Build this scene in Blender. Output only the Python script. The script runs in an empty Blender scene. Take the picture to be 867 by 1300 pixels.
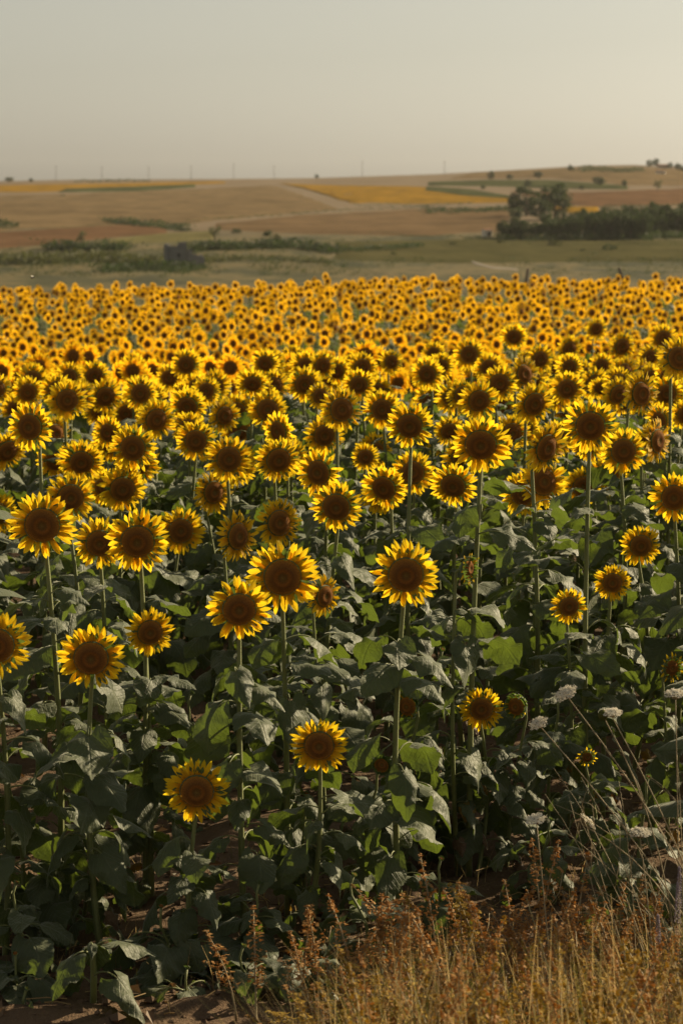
import bpy, math, random
import numpy as np
from mathutils import Vector, Matrix, Euler

# ------------------------------------------------------------------ camera, sky, sun, exposure
S = bpy.context.scene
COL = S.collection
F_PX = 1300 * 85.0 / 36.0            # focal length in pixels of the 867 x 1300 photograph
CAM = Vector((0.0, 0.0, 2.4))
PITCH = math.atan(410 / F_PX)
cd = bpy.data.cameras.new('camera')
cam = bpy.data.objects.new('camera', cd)
COL.objects.link(cam)
cam.location = CAM
cam.rotation_euler = (math.pi / 2 - PITCH, 0, 0)
cd.sensor_fit = 'VERTICAL'
cd.sensor_height = 36
cd.lens = 85
cd.clip_start = 0.1
cd.clip_end = 20000
cd.dof.use_dof = True
cd.dof.focus_distance = 8.4
cd.dof.aperture_fstop = 6.3
S.camera = cam

SUN_AZ, SUN_EL = math.radians(56), math.radians(25)
w = bpy.data.worlds.new('World')
S.world = w
w.use_nodes = True
wn = w.node_tree
bg = wn.nodes['Background']
sky = wn.nodes.new('ShaderNodeTexSky')
sky.sky_type = 'NISHITA'
sky.sun_disc = False
sky.sun_elevation = SUN_EL
sky.sun_rotation = SUN_AZ
sky.air_density = 1.0
sky.dust_density = 1.3
sky.ozone_density = 0.6
hs = wn.nodes.new('ShaderNodeHueSaturation')      # thin even summer haze over the whole sky: colours washed out
hs.inputs['Saturation'].default_value = 0.26
tint = wn.nodes.new('ShaderNodeMix')
tint.data_type = 'RGBA'
tint.blend_type = 'MULTIPLY'
tint.inputs[0].default_value = 1.0
tint.inputs[7].default_value = (1.0, 0.95, 0.82, 1)
wn.links.new(sky.outputs[0], hs.inputs['Color'])
wn.links.new(hs.outputs[0], tint.inputs[6])
wn.links.new(tint.outputs[2], bg.inputs[0])
bg.inputs[1].default_value = 0.054

sd = bpy.data.lights.new('sun', 'SUN')
sd.energy = 5.0
sd.angle = math.radians(0.6)
sd.color = (1.0, 0.81, 0.53)
sun = bpy.data.objects.new('sun', sd)
COL.objects.link(sun)
sv = Vector((math.sin(SUN_AZ) * math.cos(SUN_EL), math.cos(SUN_AZ) * math.cos(SUN_EL), math.sin(SUN_EL)))
sun.rotation_euler = sv.to_track_quat('Z', 'Y').to_euler()
sun.location = (60, 40, 60)

S.view_settings.view_transform = 'Standard'
S.view_settings.look = 'None'
S.view_settings.exposure = 0.84
S.view_settings.gamma = 1
S.render.engine = 'CYCLES'
S.cycles.use_denoising = True
S.cycles.max_bounces = 8
S.cycles.transparent_max_bounces = 4
S.cycles.diffuse_bounces = 3
S.cycles.glossy_bounces = 2
S.cycles.transmission_bounces = 4
S.cycles.volume_bounces = 1
S.cycles.sample_clamp_indirect = 6

rng = random.Random(11)
nr = np.random.RandomState(5)
R2 = math.radians
TAU = 2 * math.pi


# ------------------------------------------------------------------ helpers
def P(px, py, d):
    """World point seen in direction (px, py) of the 867 x 1300 frame at forward distance d."""
    cp, sp = math.cos(PITCH), math.sin(PITCH)
    a, b = (px - 433.5) / F_PX, (650 - py) / F_PX
    v = Vector((a, cp + b * sp, -sp + b * cp))
    return CAM + v * (d / v.y)


class MB:
    """Collects vertices (with uv) and faces (with material slot) for ONE mesh object."""
    def __init__(s):
        s.v, s.f, s.m, s.uv = [], [], [], []

    def add(s, verts, faces, mat=0, uv=None):
        o = len(s.v)
        s.v.extend([tuple(p) for p in verts])
        s.uv.extend(uv if uv is not None else [(0.5, 0.5)] * len(verts))
        s.f.extend([tuple(i + o for i in f) for f in faces])
        s.m.extend([mat] * len(faces))

    def merge(s, t, M, uvshift=None):
        o = len(s.v)
        a = np.array(t.v)
        Mn = np.array(M)
        a = a @ Mn[:3, :3].T + Mn[:3, 3]
        s.v.extend(map(tuple, a.tolist()))
        s.uv.extend(t.uv)
        s.f.extend([tuple(i + o for i in f) for f in t.f])
        s.m.extend(t.m)

    def mesh(s, name, mats, smooth=True):
        me = bpy.data.meshes.new(name)
        me.from_pydata(s.v, [], s.f)
        for m in mats:
            me.materials.append(m)
        n = len(me.polygons)
        me.polygons.foreach_set('material_index', s.m)
        me.polygons.foreach_set('use_smooth', [smooth] * n)
        uvl = me.uv_layers.new(name='uv')
        li = np.empty(len(me.loops), dtype=np.int32)
        me.loops.foreach_get('vertex_index', li)
        uvl.data.foreach_set('uv', np.array(s.uv, dtype=np.float32)[li].ravel())
        me.update()
        return me

    # ---- shapes
    def tube(s, pts, rad, n=7, mat=0, cap=True):
        pts = [Vector(p) for p in pts]
        k = len(pts)
        if not hasattr(rad, '__len__'):
            rad = [rad] * k
        vs, uv, fs = [], [], []
        t0 = (pts[1] - pts[0]).normalized()
        ref = Vector((1, 0, 0)) if abs(t0.x) < 0.8 else Vector((0, 1, 0))
        a = t0.cross(ref).normalized()
        for i in range(k):
            t = (pts[min(i + 1, k - 1)] - pts[max(i - 1, 0)]).normalized()
            a = (a - t * a.dot(t)).normalized()
            b = t.cross(a)
            for j in range(n):
                q = TAU * j / n
                vs.append(pts[i] + (a * math.cos(q) + b * math.sin(q)) * rad[i])
                uv.append((j / n, i / (k - 1)))
        for i in range(k - 1):
            for j in range(n):
                fs.append((i * n + j, i * n + (j + 1) % n, (i + 1) * n + (j + 1) % n, (i + 1) * n + j))
        if cap:
            fs.append(tuple(reversed(range(n))))
            fs.append(tuple((k - 1) * n + j for j in range(n)))
        s.add(vs, fs, mat, uv)

    def box(s, c, h, mat=0, rz=0.0):
        c = Vector(c)
        ca, sa = math.cos(rz), math.sin(rz)
        vs = []
        for z in (-1, 1):
            for y in (-1, 1):
                for x in (-1, 1):
                    X, Y = x * h[0], y * h[1]
                    vs.append(c + Vector((X * ca - Y * sa, X * sa + Y * ca, z * h[2])))
        s.add(vs, [(0, 2, 3, 1), (4, 5, 7, 6), (0, 1, 5, 4), (2, 6, 7, 3), (0, 4, 6, 2), (1, 3, 7, 5)], mat)

    def octa(s, c, r, mat=0, st=1.0, uv=(0.5, 0.5)):
        x, y, z = c
        vs = [(x + r, y, z), (x, y + r, z), (x - r, y, z), (x, y - r, z), (x, y, z + r * st), (x, y, z - r * st)]
        s.add(vs, [(0, 1, 4), (1, 2, 4), (2, 3, 4), (3, 0, 4), (1, 0, 5), (2, 1, 5), (3, 2, 5), (0, 3, 5)], mat, [uv] * 6)


def obj(name, me, parent=None, loc=None, rot=None, sc=None):
    o = bpy.data.objects.new(name, me)
    COL.objects.link(o)
    if parent is not None:
        o.parent = parent
    if loc is not None:
        o.location = loc
    if rot is not None:
        o.rotation_euler = rot
    if sc is not None:
        o.scale = (sc, sc, sc) if not hasattr(sc, '__len__') else sc
    return o


def empty(name, loc, rz=0.0, sc=1.0):
    o = bpy.data.objects.new(name, None)
    o.empty_display_size = 0.1
    COL.objects.link(o)
    o.location = loc
    o.rotation_euler = (0, 0, rz)
    o.scale = (sc, sc, sc)
    return o


def tag(o, label=None, cat=None, group=None, kind=None):
    if label:
        o['label'] = label
    if cat:
        o['category'] = cat
    if group:
        o['group'] = group
    if kind:
        o['kind'] = kind
    return o


# ---- value noise
def _hash(ix, iy, seed):
    h = (ix.astype(np.int64) * 374761393 + iy.astype(np.int64) * 668265263 + seed * 974634777) & 0x7fffffff
    h = ((h ^ (h >> 13)) * 1274126177) & 0x7fffffff
    return ((h ^ (h >> 16)) & 0xffff) / 65535.0


def vnoise(x, y, seed=0):
    x, y = np.asarray(x, float), np.asarray(y, float)
    ix, iy = np.floor(x), np.floor(y)
    fx, fy = x - ix, y - iy
    fx, fy = fx * fx * (3 - 2 * fx), fy * fy * (3 - 2 * fy)
    a, b = _hash(ix, iy, seed), _hash(ix + 1, iy, seed)
    c, d = _hash(ix, iy + 1, seed), _hash(ix + 1, iy + 1, seed)
    return (a * (1 - fx) + b * fx) * (1 - fy) + (c * (1 - fx) + d * fx) * fy


def fbm(x, y, seed=0, o=4):
    r, a, t = 0, 1.0, 0
    for i in range(o):
        r = r + a * vnoise(np.asarray(x) * 2 ** i, np.asarray(y) * 2 ** i, seed + i)
        t += a
        a *= 0.5
    return r / t


def sst(a, b, x):
    t = np.clip((np.asarray(x, float) - a) / (b - a), 0, 1)
    return t * t * (3 - 2 * t)


# ------------------------------------------------------------------ materials
class NT:
    def __init__(s, name):
        s.mat = bpy.data.materials.new(name)
        s.mat.use_nodes = True
        s.t = s.mat.node_tree
        s.bsdf = s.t.nodes['Principled BSDF']
        s.out = s.t.nodes['Material Output']

    def n(s, typ, **kw):
        nd = s.t.nodes.new(typ)
        for k, v in kw.items():
            setattr(nd, k, v)
        return nd

    def l(s, a, b):
        s.t.links.new(a, b)

    def val(s, sock, v):
        if hasattr(v, 'is_output'):
            s.l(v, sock)
        else:
            sock.default_value = v

    def math(s, op, a, b=None, clamp=False):
        m = s.n('ShaderNodeMath', operation=op, use_clamp=clamp)
        s.val(m.inputs[0], a)
        if b is not None:
            s.val(m.inputs[1], b)
        return m.outputs[0]

    def mix(s, f, a, b, mode='MIX'):
        m = s.n('ShaderNodeMix', data_type='RGBA', blend_type=mode)
        s.val(m.inputs[0], f)
        s.val(m.inputs[6], a if hasattr(a, 'is_output') else (*a, 1))
        s.val(m.inputs[7], b if hasattr(b, 'is_output') else (*b, 1))
        return m.outputs[2]

    def noise(s, scale, detail=3, vec=None, rough=0.55):
        m = s.n('ShaderNodeTexNoise')
        m.inputs['Scale'].default_value = scale
        m.inputs['Detail'].default_value = detail
        m.inputs['Roughness'].default_value = rough
        if vec is not None:
            s.l(vec, m.inputs['Vector'])
        return m.outputs['Fac']

    def ramp(s, f, stops):
        r = s.n('ShaderNodeValToRGB')
        s.l(f, r.inputs[0])
        e = r.color_ramp.elements
        while len(e) < len(stops):
            e.new(0.5)
        for q, (p, c) in zip(e, stops):
            q.position = p
            q.color = (*c, 1)
        return r.outputs[0]

    def bump(s, h, strength=0.3, dist=0.01):
        b = s.n('ShaderNodeBump')
        b.inputs['Strength'].default_value = strength
        b.inputs['Distance'].default_value = dist
        s.l(h, b.inputs['Height'])
        s.l(b.outputs[0], s.bsdf.inputs['Normal'])
        return b.outputs[0]

    def geo(s):
        return s.n('ShaderNodeNewGeometry').outputs['Position']

    def objc(s):
        return s.n('ShaderNodeTexCoord').outputs['Object']

    def uv(s):
        u = s.n('ShaderNodeUVMap')
        u.uv_map = 'uv'
        sp = s.n('ShaderNodeSeparateXYZ')
        s.l(u.outputs[0], sp.inputs[0])
        return sp.outputs[0], sp.outputs[1]

    def rnd(s):
        return s.n('ShaderNodeObjectInfo').outputs['Random']

    def translucent(s, col, fac, normal=None):
        t = s.n('ShaderNodeBsdfTranslucent')
        s.val(t.inputs[0], col if hasattr(col, 'is_output') else (*col, 1))
        if normal is not None:
            s.l(normal, t.inputs['Normal'])
        m = s.n('ShaderNodeMixShader')
        s.val(m.inputs[0], fac)
        s.l(s.bsdf.outputs[0], m.inputs[1])
        s.l(t.outputs[0], m.inputs[2])
        s.l(m.outputs[0], s.out.inputs[0])


def plain(name, col, rough=0.8, var=0.25, scale=6.0, spec=0.2):
    N = NT(name)
    f = N.noise(scale, 4, N.objc())
    c = N.mix(f, tuple(x * (1 - var) for x in col), tuple(min(1, x * (1 + var)) for x in col))
    N.l(c, N.bsdf.inputs['Base Color'])
    N.bsdf.inputs['Roughness'].default_value = rough
    N.bsdf.inputs['Specular IOR Level'].default_value = spec
    return N.mat


def leaf_material(name, c0, c1, vein, trans, tf):
    N = NT(name)
    k, u = N.uv()
    k2 = N.math('ABSOLUTE', N.math('MULTIPLY_ADD', k, 2.0))
    k2.node.inputs[0].links[0].from_node.inputs[2].default_value = -1.0
    # side veins leave the midrib at an angle
    q = N.math('MULTIPLY', N.math('SUBTRACT', u, N.math('MULTIPLY', k2, 0.42)), 7.0)
    fr = N.math('ABSOLUTE', N.math('SUBTRACT', N.math('FRACT', q), 0.5))
    side = N.math('SUBTRACT', 1.0, N.math('MULTIPLY', fr, 9.0), True)
    mid = N.math('SUBTRACT', 1.0, N.math('MULTIPLY', k2, 16.0), True)
    vn = N.math('MAXIMUM', N.math('MULTIPLY', side, 0.55), mid)
    n1 = N.noise(9, 4, N.objc())
    n2 = N.noise(60, 3, N.objc())
    r = N.rnd()
    base = N.mix(N.math('MULTIPLY_ADD', r, 0.6), c0, c1)
    base.node.inputs[0].links[0].from_node.inputs[2].default_value = 0.0
    N.l(n1, base.node.inputs[0].links[0].from_node.inputs[2])
    base = N.mix(N.math('MULTIPLY', vn, 0.3), base, vein)
    N.l(base, N.bsdf.inputs['Base Color'])
    N.bsdf.inputs['Roughness'].default_value = 0.58
    N.bsdf.inputs['Specular IOR Level'].default_value = 0.45
    N.bsdf.inputs['Sheen Weight'].default_value = 0.4
    N.bsdf.inputs['Sheen Roughness'].default_value = 0.4
    N.bsdf.inputs['Sheen Tint'].default_value = (0.9, 0.92, 0.8, 1)
    h = N.math('ADD', N.math('MULTIPLY', vn, 0.35), N.math('ADD', N.math('MULTIPLY', n2, 0.5), N.math('MULTIPLY', N.noise(24, 2, N.objc()), 1.2)))
    nm = N.bump(h, 0.6, 0.008)
    tc = N.mix(n1, tuple(x * 0.75 for x in trans), trans)
    N.translucent(tc, tf, nm)
    return N.mat


M = {}
M['leaf'] = leaf_material('sunflower_leaf', (0.040, 0.056, 0.027), (0.080, 0.098, 0.045), (0.17, 0.185, 0.10), (0.17, 0.24, 0.025), 0.30)
M['leaf_dry'] = leaf_material('yellowed_leaf', (0.20, 0.14, 0.03), (0.32, 0.20, 0.04), (0.3, 0.22, 0.08), (0.45, 0.26, 0.03), 0.4)
M['leaf_dead'] = leaf_material('dead_leaf', (0.07, 0.04, 0.02), (0.14, 0.085, 0.04), (0.16, 0.1, 0.05), (0.16, 0.08, 0.02), 0.2)

N = NT('sunflower_stem')
f = N.noise(30, 3, N.objc())
N.l(N.mix(f, (0.105, 0.125, 0.036), (0.19, 0.205, 0.068)), N.bsdf.inputs['Base Color'])
N.bsdf.inputs['Roughness'].default_value = 0.6
N.bsdf.inputs['Sheen Weight'].default_value = 0.15
N.bsdf.inputs['Sheen Roughness'].default_value = 0.35
N.bump(N.noise(220, 2, N.objc()), 0.4, 0.003)
M['stem'] = N.mat

N = NT('sunflower_petal')
k, u = N.uv()
c = N.ramp(u, [(0.0, (0.55, 0.20, 0.010)), (0.25, (0.82, 0.42, 0.012)), (0.7, (0.88, 0.58, 0.018)), (1.0, (0.88, 0.62, 0.022))])
g = N.math('MULTIPLY', N.math('SINE', N.math('MULTIPLY', k, 38.0)), 0.5)
c = N.mix(N.math('MULTIPLY', N.noise(14, 2, N.geo()), 0.2), c, (0.75, 0.32, 0.008))
N.l(c, N.bsdf.inputs['Base Color'])
N.bsdf.inputs['Roughness'].default_value = 0.55
N.bsdf.inputs['Specular IOR Level'].default_value = 0.25
nm = N.bump(g, 0.35, 0.002)
tc = N.ramp(u, [(0.0, (0.70, 0.26, 0.006)), (0.3, (0.93, 0.56, 0.012)), (1.0, (0.96, 0.72, 0.022))])
N.translucent(tc, 0.6, nm)
M['petal'] = N.mat

N = NT('sunflower_disc')
k, u = N.uv()           # u = 0 centre, 1 rim
c = N.ramp(u, [(0.0, (0.22, 0.155, 0.04)), (0.22, (0.15, 0.085, 0.022)), (0.40, (0.34, 0.125, 0.022)), (0.58, (0.19, 0.085, 0.024)), (0.82, (0.34, 0.145, 0.03)), (1.0, (0.58, 0.27, 0.035))])
c = N.mix(N.noise(260, 2, N.objc()), c, (0.08, 0.035, 0.012))
N.l(c, N.bsdf.inputs['Base Color'])
N.bsdf.inputs['Roughness'].default_value = 0.9
N.bsdf.inputs['Specular IOR Level'].default_value = 0.1
M['disc'] = N.mat

M['sepal'] = leaf_material('green_sepal', (0.045, 0.075, 0.022), (0.085, 0.125, 0.04), (0.16, 0.2, 0.09), (0.2, 0.3, 0.04), 0.3)

N = NT('field_soil')
p = N.geo()
n1, n2, n3 = N.noise(1.2, 5, p), N.noise(14, 5, p, 0.65), N.noise(70, 4, p, 0.7)
c = N.mix(n1, (0.085, 0.056, 0.036), (0.155, 0.105, 0.068))
c = N.mix(N.math('MULTIPLY', n2, 0.55), c, (0.10, 0.062, 0.038))
c = N.mix(N.math('MULTIPLY', n3, 0.3), c, (0.27, 0.19, 0.12))
# far away the same sheet carries dry grass and scrub
sp = N.n('ShaderNodeSeparateXYZ')
N.l(p, sp.inputs[0])
far = N.math('MULTIPLY', N.math('SUBTRACT', sp.outputs[1], 58.0), 1 / 14.0, True)
mp = N.n('ShaderNodeMapping')
mp.inputs['Scale'].default_value = (1, 0.35, 1)
N.l(p, mp.inputs['Vector'])
g1, g2, g3 = N.noise(0.05, 6, mp.outputs[0], 0.65), N.noise(0.3, 5, mp.outputs[0], 0.65), N.noise(0.006, 4, mp.outputs[0])
gc = N.ramp(g1, [(0.38, (0.030, 0.032, 0.010)), (0.47, (0.075, 0.067, 0.023)), (0.56, (0.150, 0.112, 0.046)), (0.66, (0.052, 0.048, 0.016))])
gc = N.mix(N.math('MULTIPLY', g2, 0.6), gc, (0.040, 0.042, 0.020))
up = N.math('MULTIPLY', N.math('SUBTRACT', sp.outputs[1], 820.0), 1 / 160.0, True)
tan = N.ramp(g3, [(0.35, (0.14, 0.096, 0.055)), (0.5, (0.165, 0.118, 0.070)), (0.65, (0.12, 0.080, 0.045))])
tan = N.mix(N.math('MULTIPLY', g2, 0.4), tan, (0.09, 0.072, 0.040))
gc = N.mix(up, gc, tan)
c = N.mix(far, c, gc)
N.l(c, N.bsdf.inputs['Base Color'])
N.bsdf.inputs['Roughness'].default_value = 0.95
N.bsdf.inputs['Specular IOR Level'].default_value = 0.1
N.bump(N.math('ADD', N.math('MULTIPLY', n2, 1.0), N.math('MULTIPLY', n3, 0.5)), 0.8, 0.03)
M['soil'] = N.mat


def field_mat(name, a, b, scale=0.03, stretch=(0.25, 1, 1), rz=0.2, speck=None):
    N = NT(name)
    mp = N.n('ShaderNodeMapping')
    mp.inputs['Scale'].default_value = stretch
    mp.inputs['Rotation'].default_value = (0, 0, rz)
    p = N.geo()
    N.l(p, mp.inputs['Vector'])
    f = N.noise(scale, 5, mp.outputs[0], 0.65)
    c = N.mix(N.math('MULTIPLY_ADD', f, 2.0), a, b)
    c.node.inputs[0].links[0].from_node.inputs[2].default_value = -0.5
    c.node.clamp_factor = True
    m2 = N.n('ShaderNodeMapping')
    m2.inputs['Scale'].default_value = (0.06, 0.018, 0.06)
    m2.inputs['Rotation'].default_value = (0, 0, rz)
    N.l(p, m2.inputs['Vector'])
    k2 = N.math('MULTIPLY_ADD', N.noise(1.0, 5, m2.outputs[0], 0.7), 3.2)
    k2.node.inputs[2].default_value = -1.25
    k2.node.use_clamp = True
    c = N.mix(N.math('MULTIPLY', k2, 0.6), c, tuple(x * 0.35 for x in a))
    if speck:
        c = N.mix(N.math('MULTIPLY', N.noise(0.5, 3, p, 0.7), 0.6), c, speck)
    N.l(c, N.bsdf.inputs['Base Color'])
    N.bsdf.inputs['Roughness'].default_value = 1
    N.bsdf.inputs['Specular IOR Level'].default_value = 0.0
    return N.mat


def foliage_mat(name, a, b, trans, tf=0.3):
    N = NT(name)
    k, u = N.uv()
    f = N.math('ADD', N.math('MULTIPLY', k, 0.6), N.math('MULTIPLY', N.rnd(), 0.4))
    N.l(N.mix(f, a, b), N.bsdf.inputs['Base Color'])
    N.bsdf.inputs['Roughness'].default_value = 0.7
    N.bsdf.inputs['Specular IOR Level'].default_value = 0.2
    N.translucent(trans, tf)
    return N.mat


M['tree'] = foliage_mat('tree_foliage', (0.016, 0.027, 0.012), (0.042, 0.060, 0.024), (0.055, 0.085, 0.02))
M['tree_pale'] = foliage_mat('pale_tree_foliage', (0.06, 0.07, 0.03), (0.11, 0.12, 0.05), (0.12, 0.14, 0.04))
M['scrub'] = foliage_mat('scrub_foliage', (0.04, 0.048, 0.018), (0.095, 0.098, 0.04), (0.10, 0.11, 0.03))
M['bark'] = plain('bark', (0.08, 0.06, 0.045), 0.9)
M['wood'] = plain('weathered_wood', (0.09, 0.07, 0.055), 0.9)
M['stone'] = plain('ruin_stone', (0.15, 0.148, 0.142), 0.95, 0.35, 1.2)
M['white'] = plain('whitewash', (0.62, 0.58, 0.5), 0.9, 0.12, 1.0)
M['rooftile'] = plain('roof_tile', (0.24, 0.13, 0.08), 0.9, 0.3, 1.0)
M['dark'] = plain('dark_opening', (0.03, 0.028, 0.025), 0.9)
M['track'] = plain('pale_track', (0.20, 0.17, 0.13), 0.95, 0.15, 0.2)
M['clod'] = plain('soil_clod', (0.115, 0.075, 0.048), 0.95, 0.45, 12)


# ------------------------------------------------------------------ the ground
def crest(t):
    px = 433.5 + t * F_PX
    y = np.interp(px, [-900, 0, 100, 300, 400, 550, 640, 740, 800, 867, 1200, 1900], [236, 230, 228, 227, 226, 221, 216, 210, 209, 212, 222, 232])
    return 2.4 - (y - 240) / F_PX * 2000


_ld = np.linspace(math.log(0.5), math.log(9000), 1400)
_kd = [0.5, 3.5, 5.2, 7.0, 15.6, 19, 23, 27, 42, 54, 62, 80, 140, 300, 450, 600, 700, 800]
_kz = [0.55, 0.4, 0.06, 0.0, 0.0, -0.38, -0.78, -0.95, -0.97, -0.88, -1.3, -2.6, -6.5, -13, -16.5, -18, -17.3, -15.8]
_near = np.interp(np.exp(_ld), _kd, _kz)
_ker = np.ones(25) / 25
_near = np.convolve(np.pad(_near, 12, 'edge'), _ker, 'valid')
_S = np.interp(np.exp(_ld), [700, 800, 1000, 1300, 1650, 2000, 2150, 2600, 9000], [0.0, 0.07, 0.19, 0.38, 0.66, 1.0, 1.0, 0.6, -0.8])
_S = np.convolve(np.pad(_S, 4, 'edge'), np.ones(9) / 9, 'valid')


def gz(x, y):
    """Ground height: flat field, a crest at 17 m, a lower part of the field, a valley, a long hill."""
    x, y = np.asarray(x, float), np.asarray(y, float)
    d = np.maximum(np.where(y > 0, y, 0.5), 0.5)
    l = np.log(d)
    zn = np.interp(l, _ld, _near)
    s = np.interp(l, _ld, _S)
    t = np.clip(x / np.maximum(d, 1), -0.45, 0.45)
    z = np.where(d > 700, -17.3 + (crest(t) + 17.3) * s, zn)
    z = z + sst(16, 30, d) * (1 - sst(60, 110, d)) * np.where(x < 0, 0.030 * x, 0.004 * x) * (np.abs(x) < 40)
    z = z + sst(120, 500, d) * (1 - sst(1500, 1900, d)) * (fbm(x / 90, y / 140, 3, 3) - 0.5) * 3.2
    z = z + sst(650, 900, d) * (1 - sst(1500, 1900, d)) * (fbm(x / 35, y / 60, 7, 3) - 0.5) * 1.2
    return z


def gzs(x, y):
    return float(gz(x, y))


def micro(x, y):
    d = np.maximum(y, 0.5)
    a = sst(3, 6, d) * (1 - sst(15, 22, d))
    n = fbm(x * 5, y * 5, 21, 4) - 0.5
    n2 = np.maximum(0, fbm(x * 14, y * 14, 33, 3) - 0.5)
    fur = np.sin((y * 0.35 + x) * TAU / 0.7) * 0.5
    return a * (n * 0.04 + n2 * 0.09 + fur * 0.012)


rows = np.concatenate([np.linspace(-400, -3, 12), np.linspace(-2, 5.9, 14), np.arange(6, 13.5, 0.045), np.arange(13.5, 60, 0.45),
                       np.exp(np.linspace(math.log(61), math.log(2300), 190)), np.linspace(2350, 3300, 12)])
ta = np.concatenate([-np.exp(np.linspace(math.log(2.0), math.log(0.26), 14)), np.linspace(-0.25, 0.25, 190), np.exp(np.linspace(math.log(0.26), math.log(2.0), 14))])
Y, T = np.meshgrid(rows, ta, indexing='ij')
wid = np.where(Y > 4, Y, 4 + (4 - Y) * 0.6)
X = np.clip(T * wid, -2000, 2000) + T * 20
Z = gz(X, Y) + micro(X, Y)
nR, nC = X.shape
gv = np.stack([X.ravel(), Y.ravel(), Z.ravel()], 1)
ii = np.arange(nR * nC).reshape(nR, nC)
gf = np.stack([ii[:-1, :-1].ravel(), ii[:-1, 1:].ravel(), ii[1:, 1:].ravel(), ii[1:, :-1].ravel()], 1)
me = bpy.data.meshes.new('ground')
me.from_pydata(gv.tolist(), [], gf.tolist())
me.materials.append(M['soil'])
me.polygons.foreach_set('use_smooth', [True] * len(me.polygons))
tag(obj('ground', me), kind='structure')

_dd = np.exp(np.linspace(math.log(58), math.log(2300), 2600))


def on_ground(px, py):
    """Where the line of sight (px, py) meets the far ground: the farthest front-facing hit that is open to view."""
    a = P(px, py, 1.0) - CAM
    x, z = a.x * _dd, CAM.z + a.z * _dd
    h = gz(x, _dd)
    hit = np.nonzero(z <= h)[0]
    i = hit[0] if len(hit) else len(_dd) - 1
    return Vector((x[i], _dd[i], h[i]))


def field(name, poly, mat, lift=0.35, n=(26, 7)):
    """A crop patch draped on the hill: poly = (upper edge points, lower edge points), left to right."""
    up, lo = poly
    b = MB()
    nx, ny = n
    xs = np.linspace(0, 1, nx)

    def along(pts, t):
        pts = np.array(pts, float)
        s = np.linspace(0, 1, len(pts))
        return np.interp(t, s, pts[:, 0]), np.interp(t, s, pts[:, 1])
    vs = []
    for j in range(ny):
        q = j / (ny - 1)
        for t in xs:
            ax, ay = along(up, t)
            bx_, by_ = along(lo, t)
            g = on_ground(ax + (bx_ - ax) * q, ay + (by_ - ay) * q)
            edge = 0 < j < ny - 1 and 0 < t < 1
            vs.append((g.x, g.y, g.z + (lift if edge else -0.25)))
    fs = [(j * nx + i, (j + 1) * nx + i, (j + 1) * nx + i + 1, j * nx + i + 1) for j in range(ny - 1) for i in range(nx - 1)]
    b.add(vs, fs)
    return tag(obj(name, b.mesh(name, [mat])), kind='structure')


TAN = field_mat('stubble_tan', (0.120, 0.078, 0.043), (0.240, 0.165, 0.090), 0.05, (0.14, 1, 1), 0.3, (0.10, 0.085, 0.046))
TAN2 = field_mat('stubble_brown', (0.100, 0.063, 0.035), (0.205, 0.132, 0.073), 0.05, (0.14, 1, 1), -0.2, (0.12, 0.092, 0.052))
RED = field_mat('red_earth', (0.105, 0.055, 0.030), (0.190, 0.104, 0.056), 0.05, (0.14, 1, 1), 0.1, (0.10, 0.072, 0.042))
YEL = field_mat('far_bloom', (0.20, 0.115, 0.012), (0.40, 0.20, 0.012), 0.10, (0.25, 1, 1), 0.2, (0.10, 0.085, 0.025))
GRN = field_mat('green_crop', (0.045, 0.055, 0.024), (0.085, 0.090, 0.038), 0.06, (0.3, 1, 1), 0.2)
PAL = field_mat('pale_grass', (0.11, 0.10, 0.045), (0.17, 0.15, 0.068), 0.06, (0.3, 1, 1), 0.0)
SAGE = field_mat('valley_grass', (0.055, 0.055, 0.024), (0.125, 0.108, 0.050), 0.09, (0.2, 1, 1), 0.0, (0.06, 0.06, 0.026))

field('stubble_field', ([(-60, 248), (90, 245), (200, 240), (350, 234)], [(-60, 298), (90, 291), (250, 284), (440, 266)]), TAN, n=(40, 12))
field('sunflower_strip_far', ([(-60, 236), (60, 233.5), (200, 232), (290, 230.5)], [(-60, 245), (60, 244), (190, 236), (290, 233)]), YEL, 0.5)
field('green_strip', ([(80, 240), (170, 237), (250, 234)], [(70, 244.5), (170, 243.5), (250, 238)]), GRN, 0.7)
field('sunflower_band_far', ([(350, 232.5), (420, 234), (540, 236), (660, 253)], [(390, 240), (445, 259), (540, 260), (664, 257)]), YEL, 0.5, (40, 9))
field('green_band', ([(540, 236.5), (600, 240), (655, 251)], [(535, 243), (590, 251), (655, 254)]), GRN, 0.8)
field('red_earth_field', ([(-60, 297), (60, 290), (150, 285), (215, 288)], [(-60, 322), (60, 312), (150, 302), (215, 297)]), RED, n=(26, 9))
field('pale_grass_field', ([(130, 305), (200, 296), (275, 292)], [(130, 310), (210, 309), (275, 304)]), PAL)
field('ploughed_field', ([(270, 284), (380, 272), (520, 264), (660, 260)], [(270, 292), (400, 299), (540, 303), (640, 296)]), TAN2, n=(40, 9))
field('upper_stubble', ([(600, 219), (700, 214), (790, 211), (930, 216)], [(560, 228), (690, 227), (800, 236), (930, 238)]), TAN, n=(30, 8))
field('green_hill_strip', ([(540, 231), (620, 228), (700, 228), (800, 236)], [(540, 236), (620, 237), (700, 240), (800, 241)]), GRN, 0.6)
field('red_hill_field', ([(640, 242), (740, 243), (830, 239), (930, 238)], [(690, 258), (760, 264), (830, 262), (930, 262)]), RED, n=(26, 8))
field('sunflower_patch_far', ([(690, 258), (725, 262), (760, 263)], [(690, 266), (725, 271), (760, 270)]), YEL, 0.6)
field('valley_meadow', ([(420, 306), (600, 302), (750, 304), (930, 303)], [(420, 332), (600, 336), (750, 334), (930, 334)]), SAGE, n=(40, 9))
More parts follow.
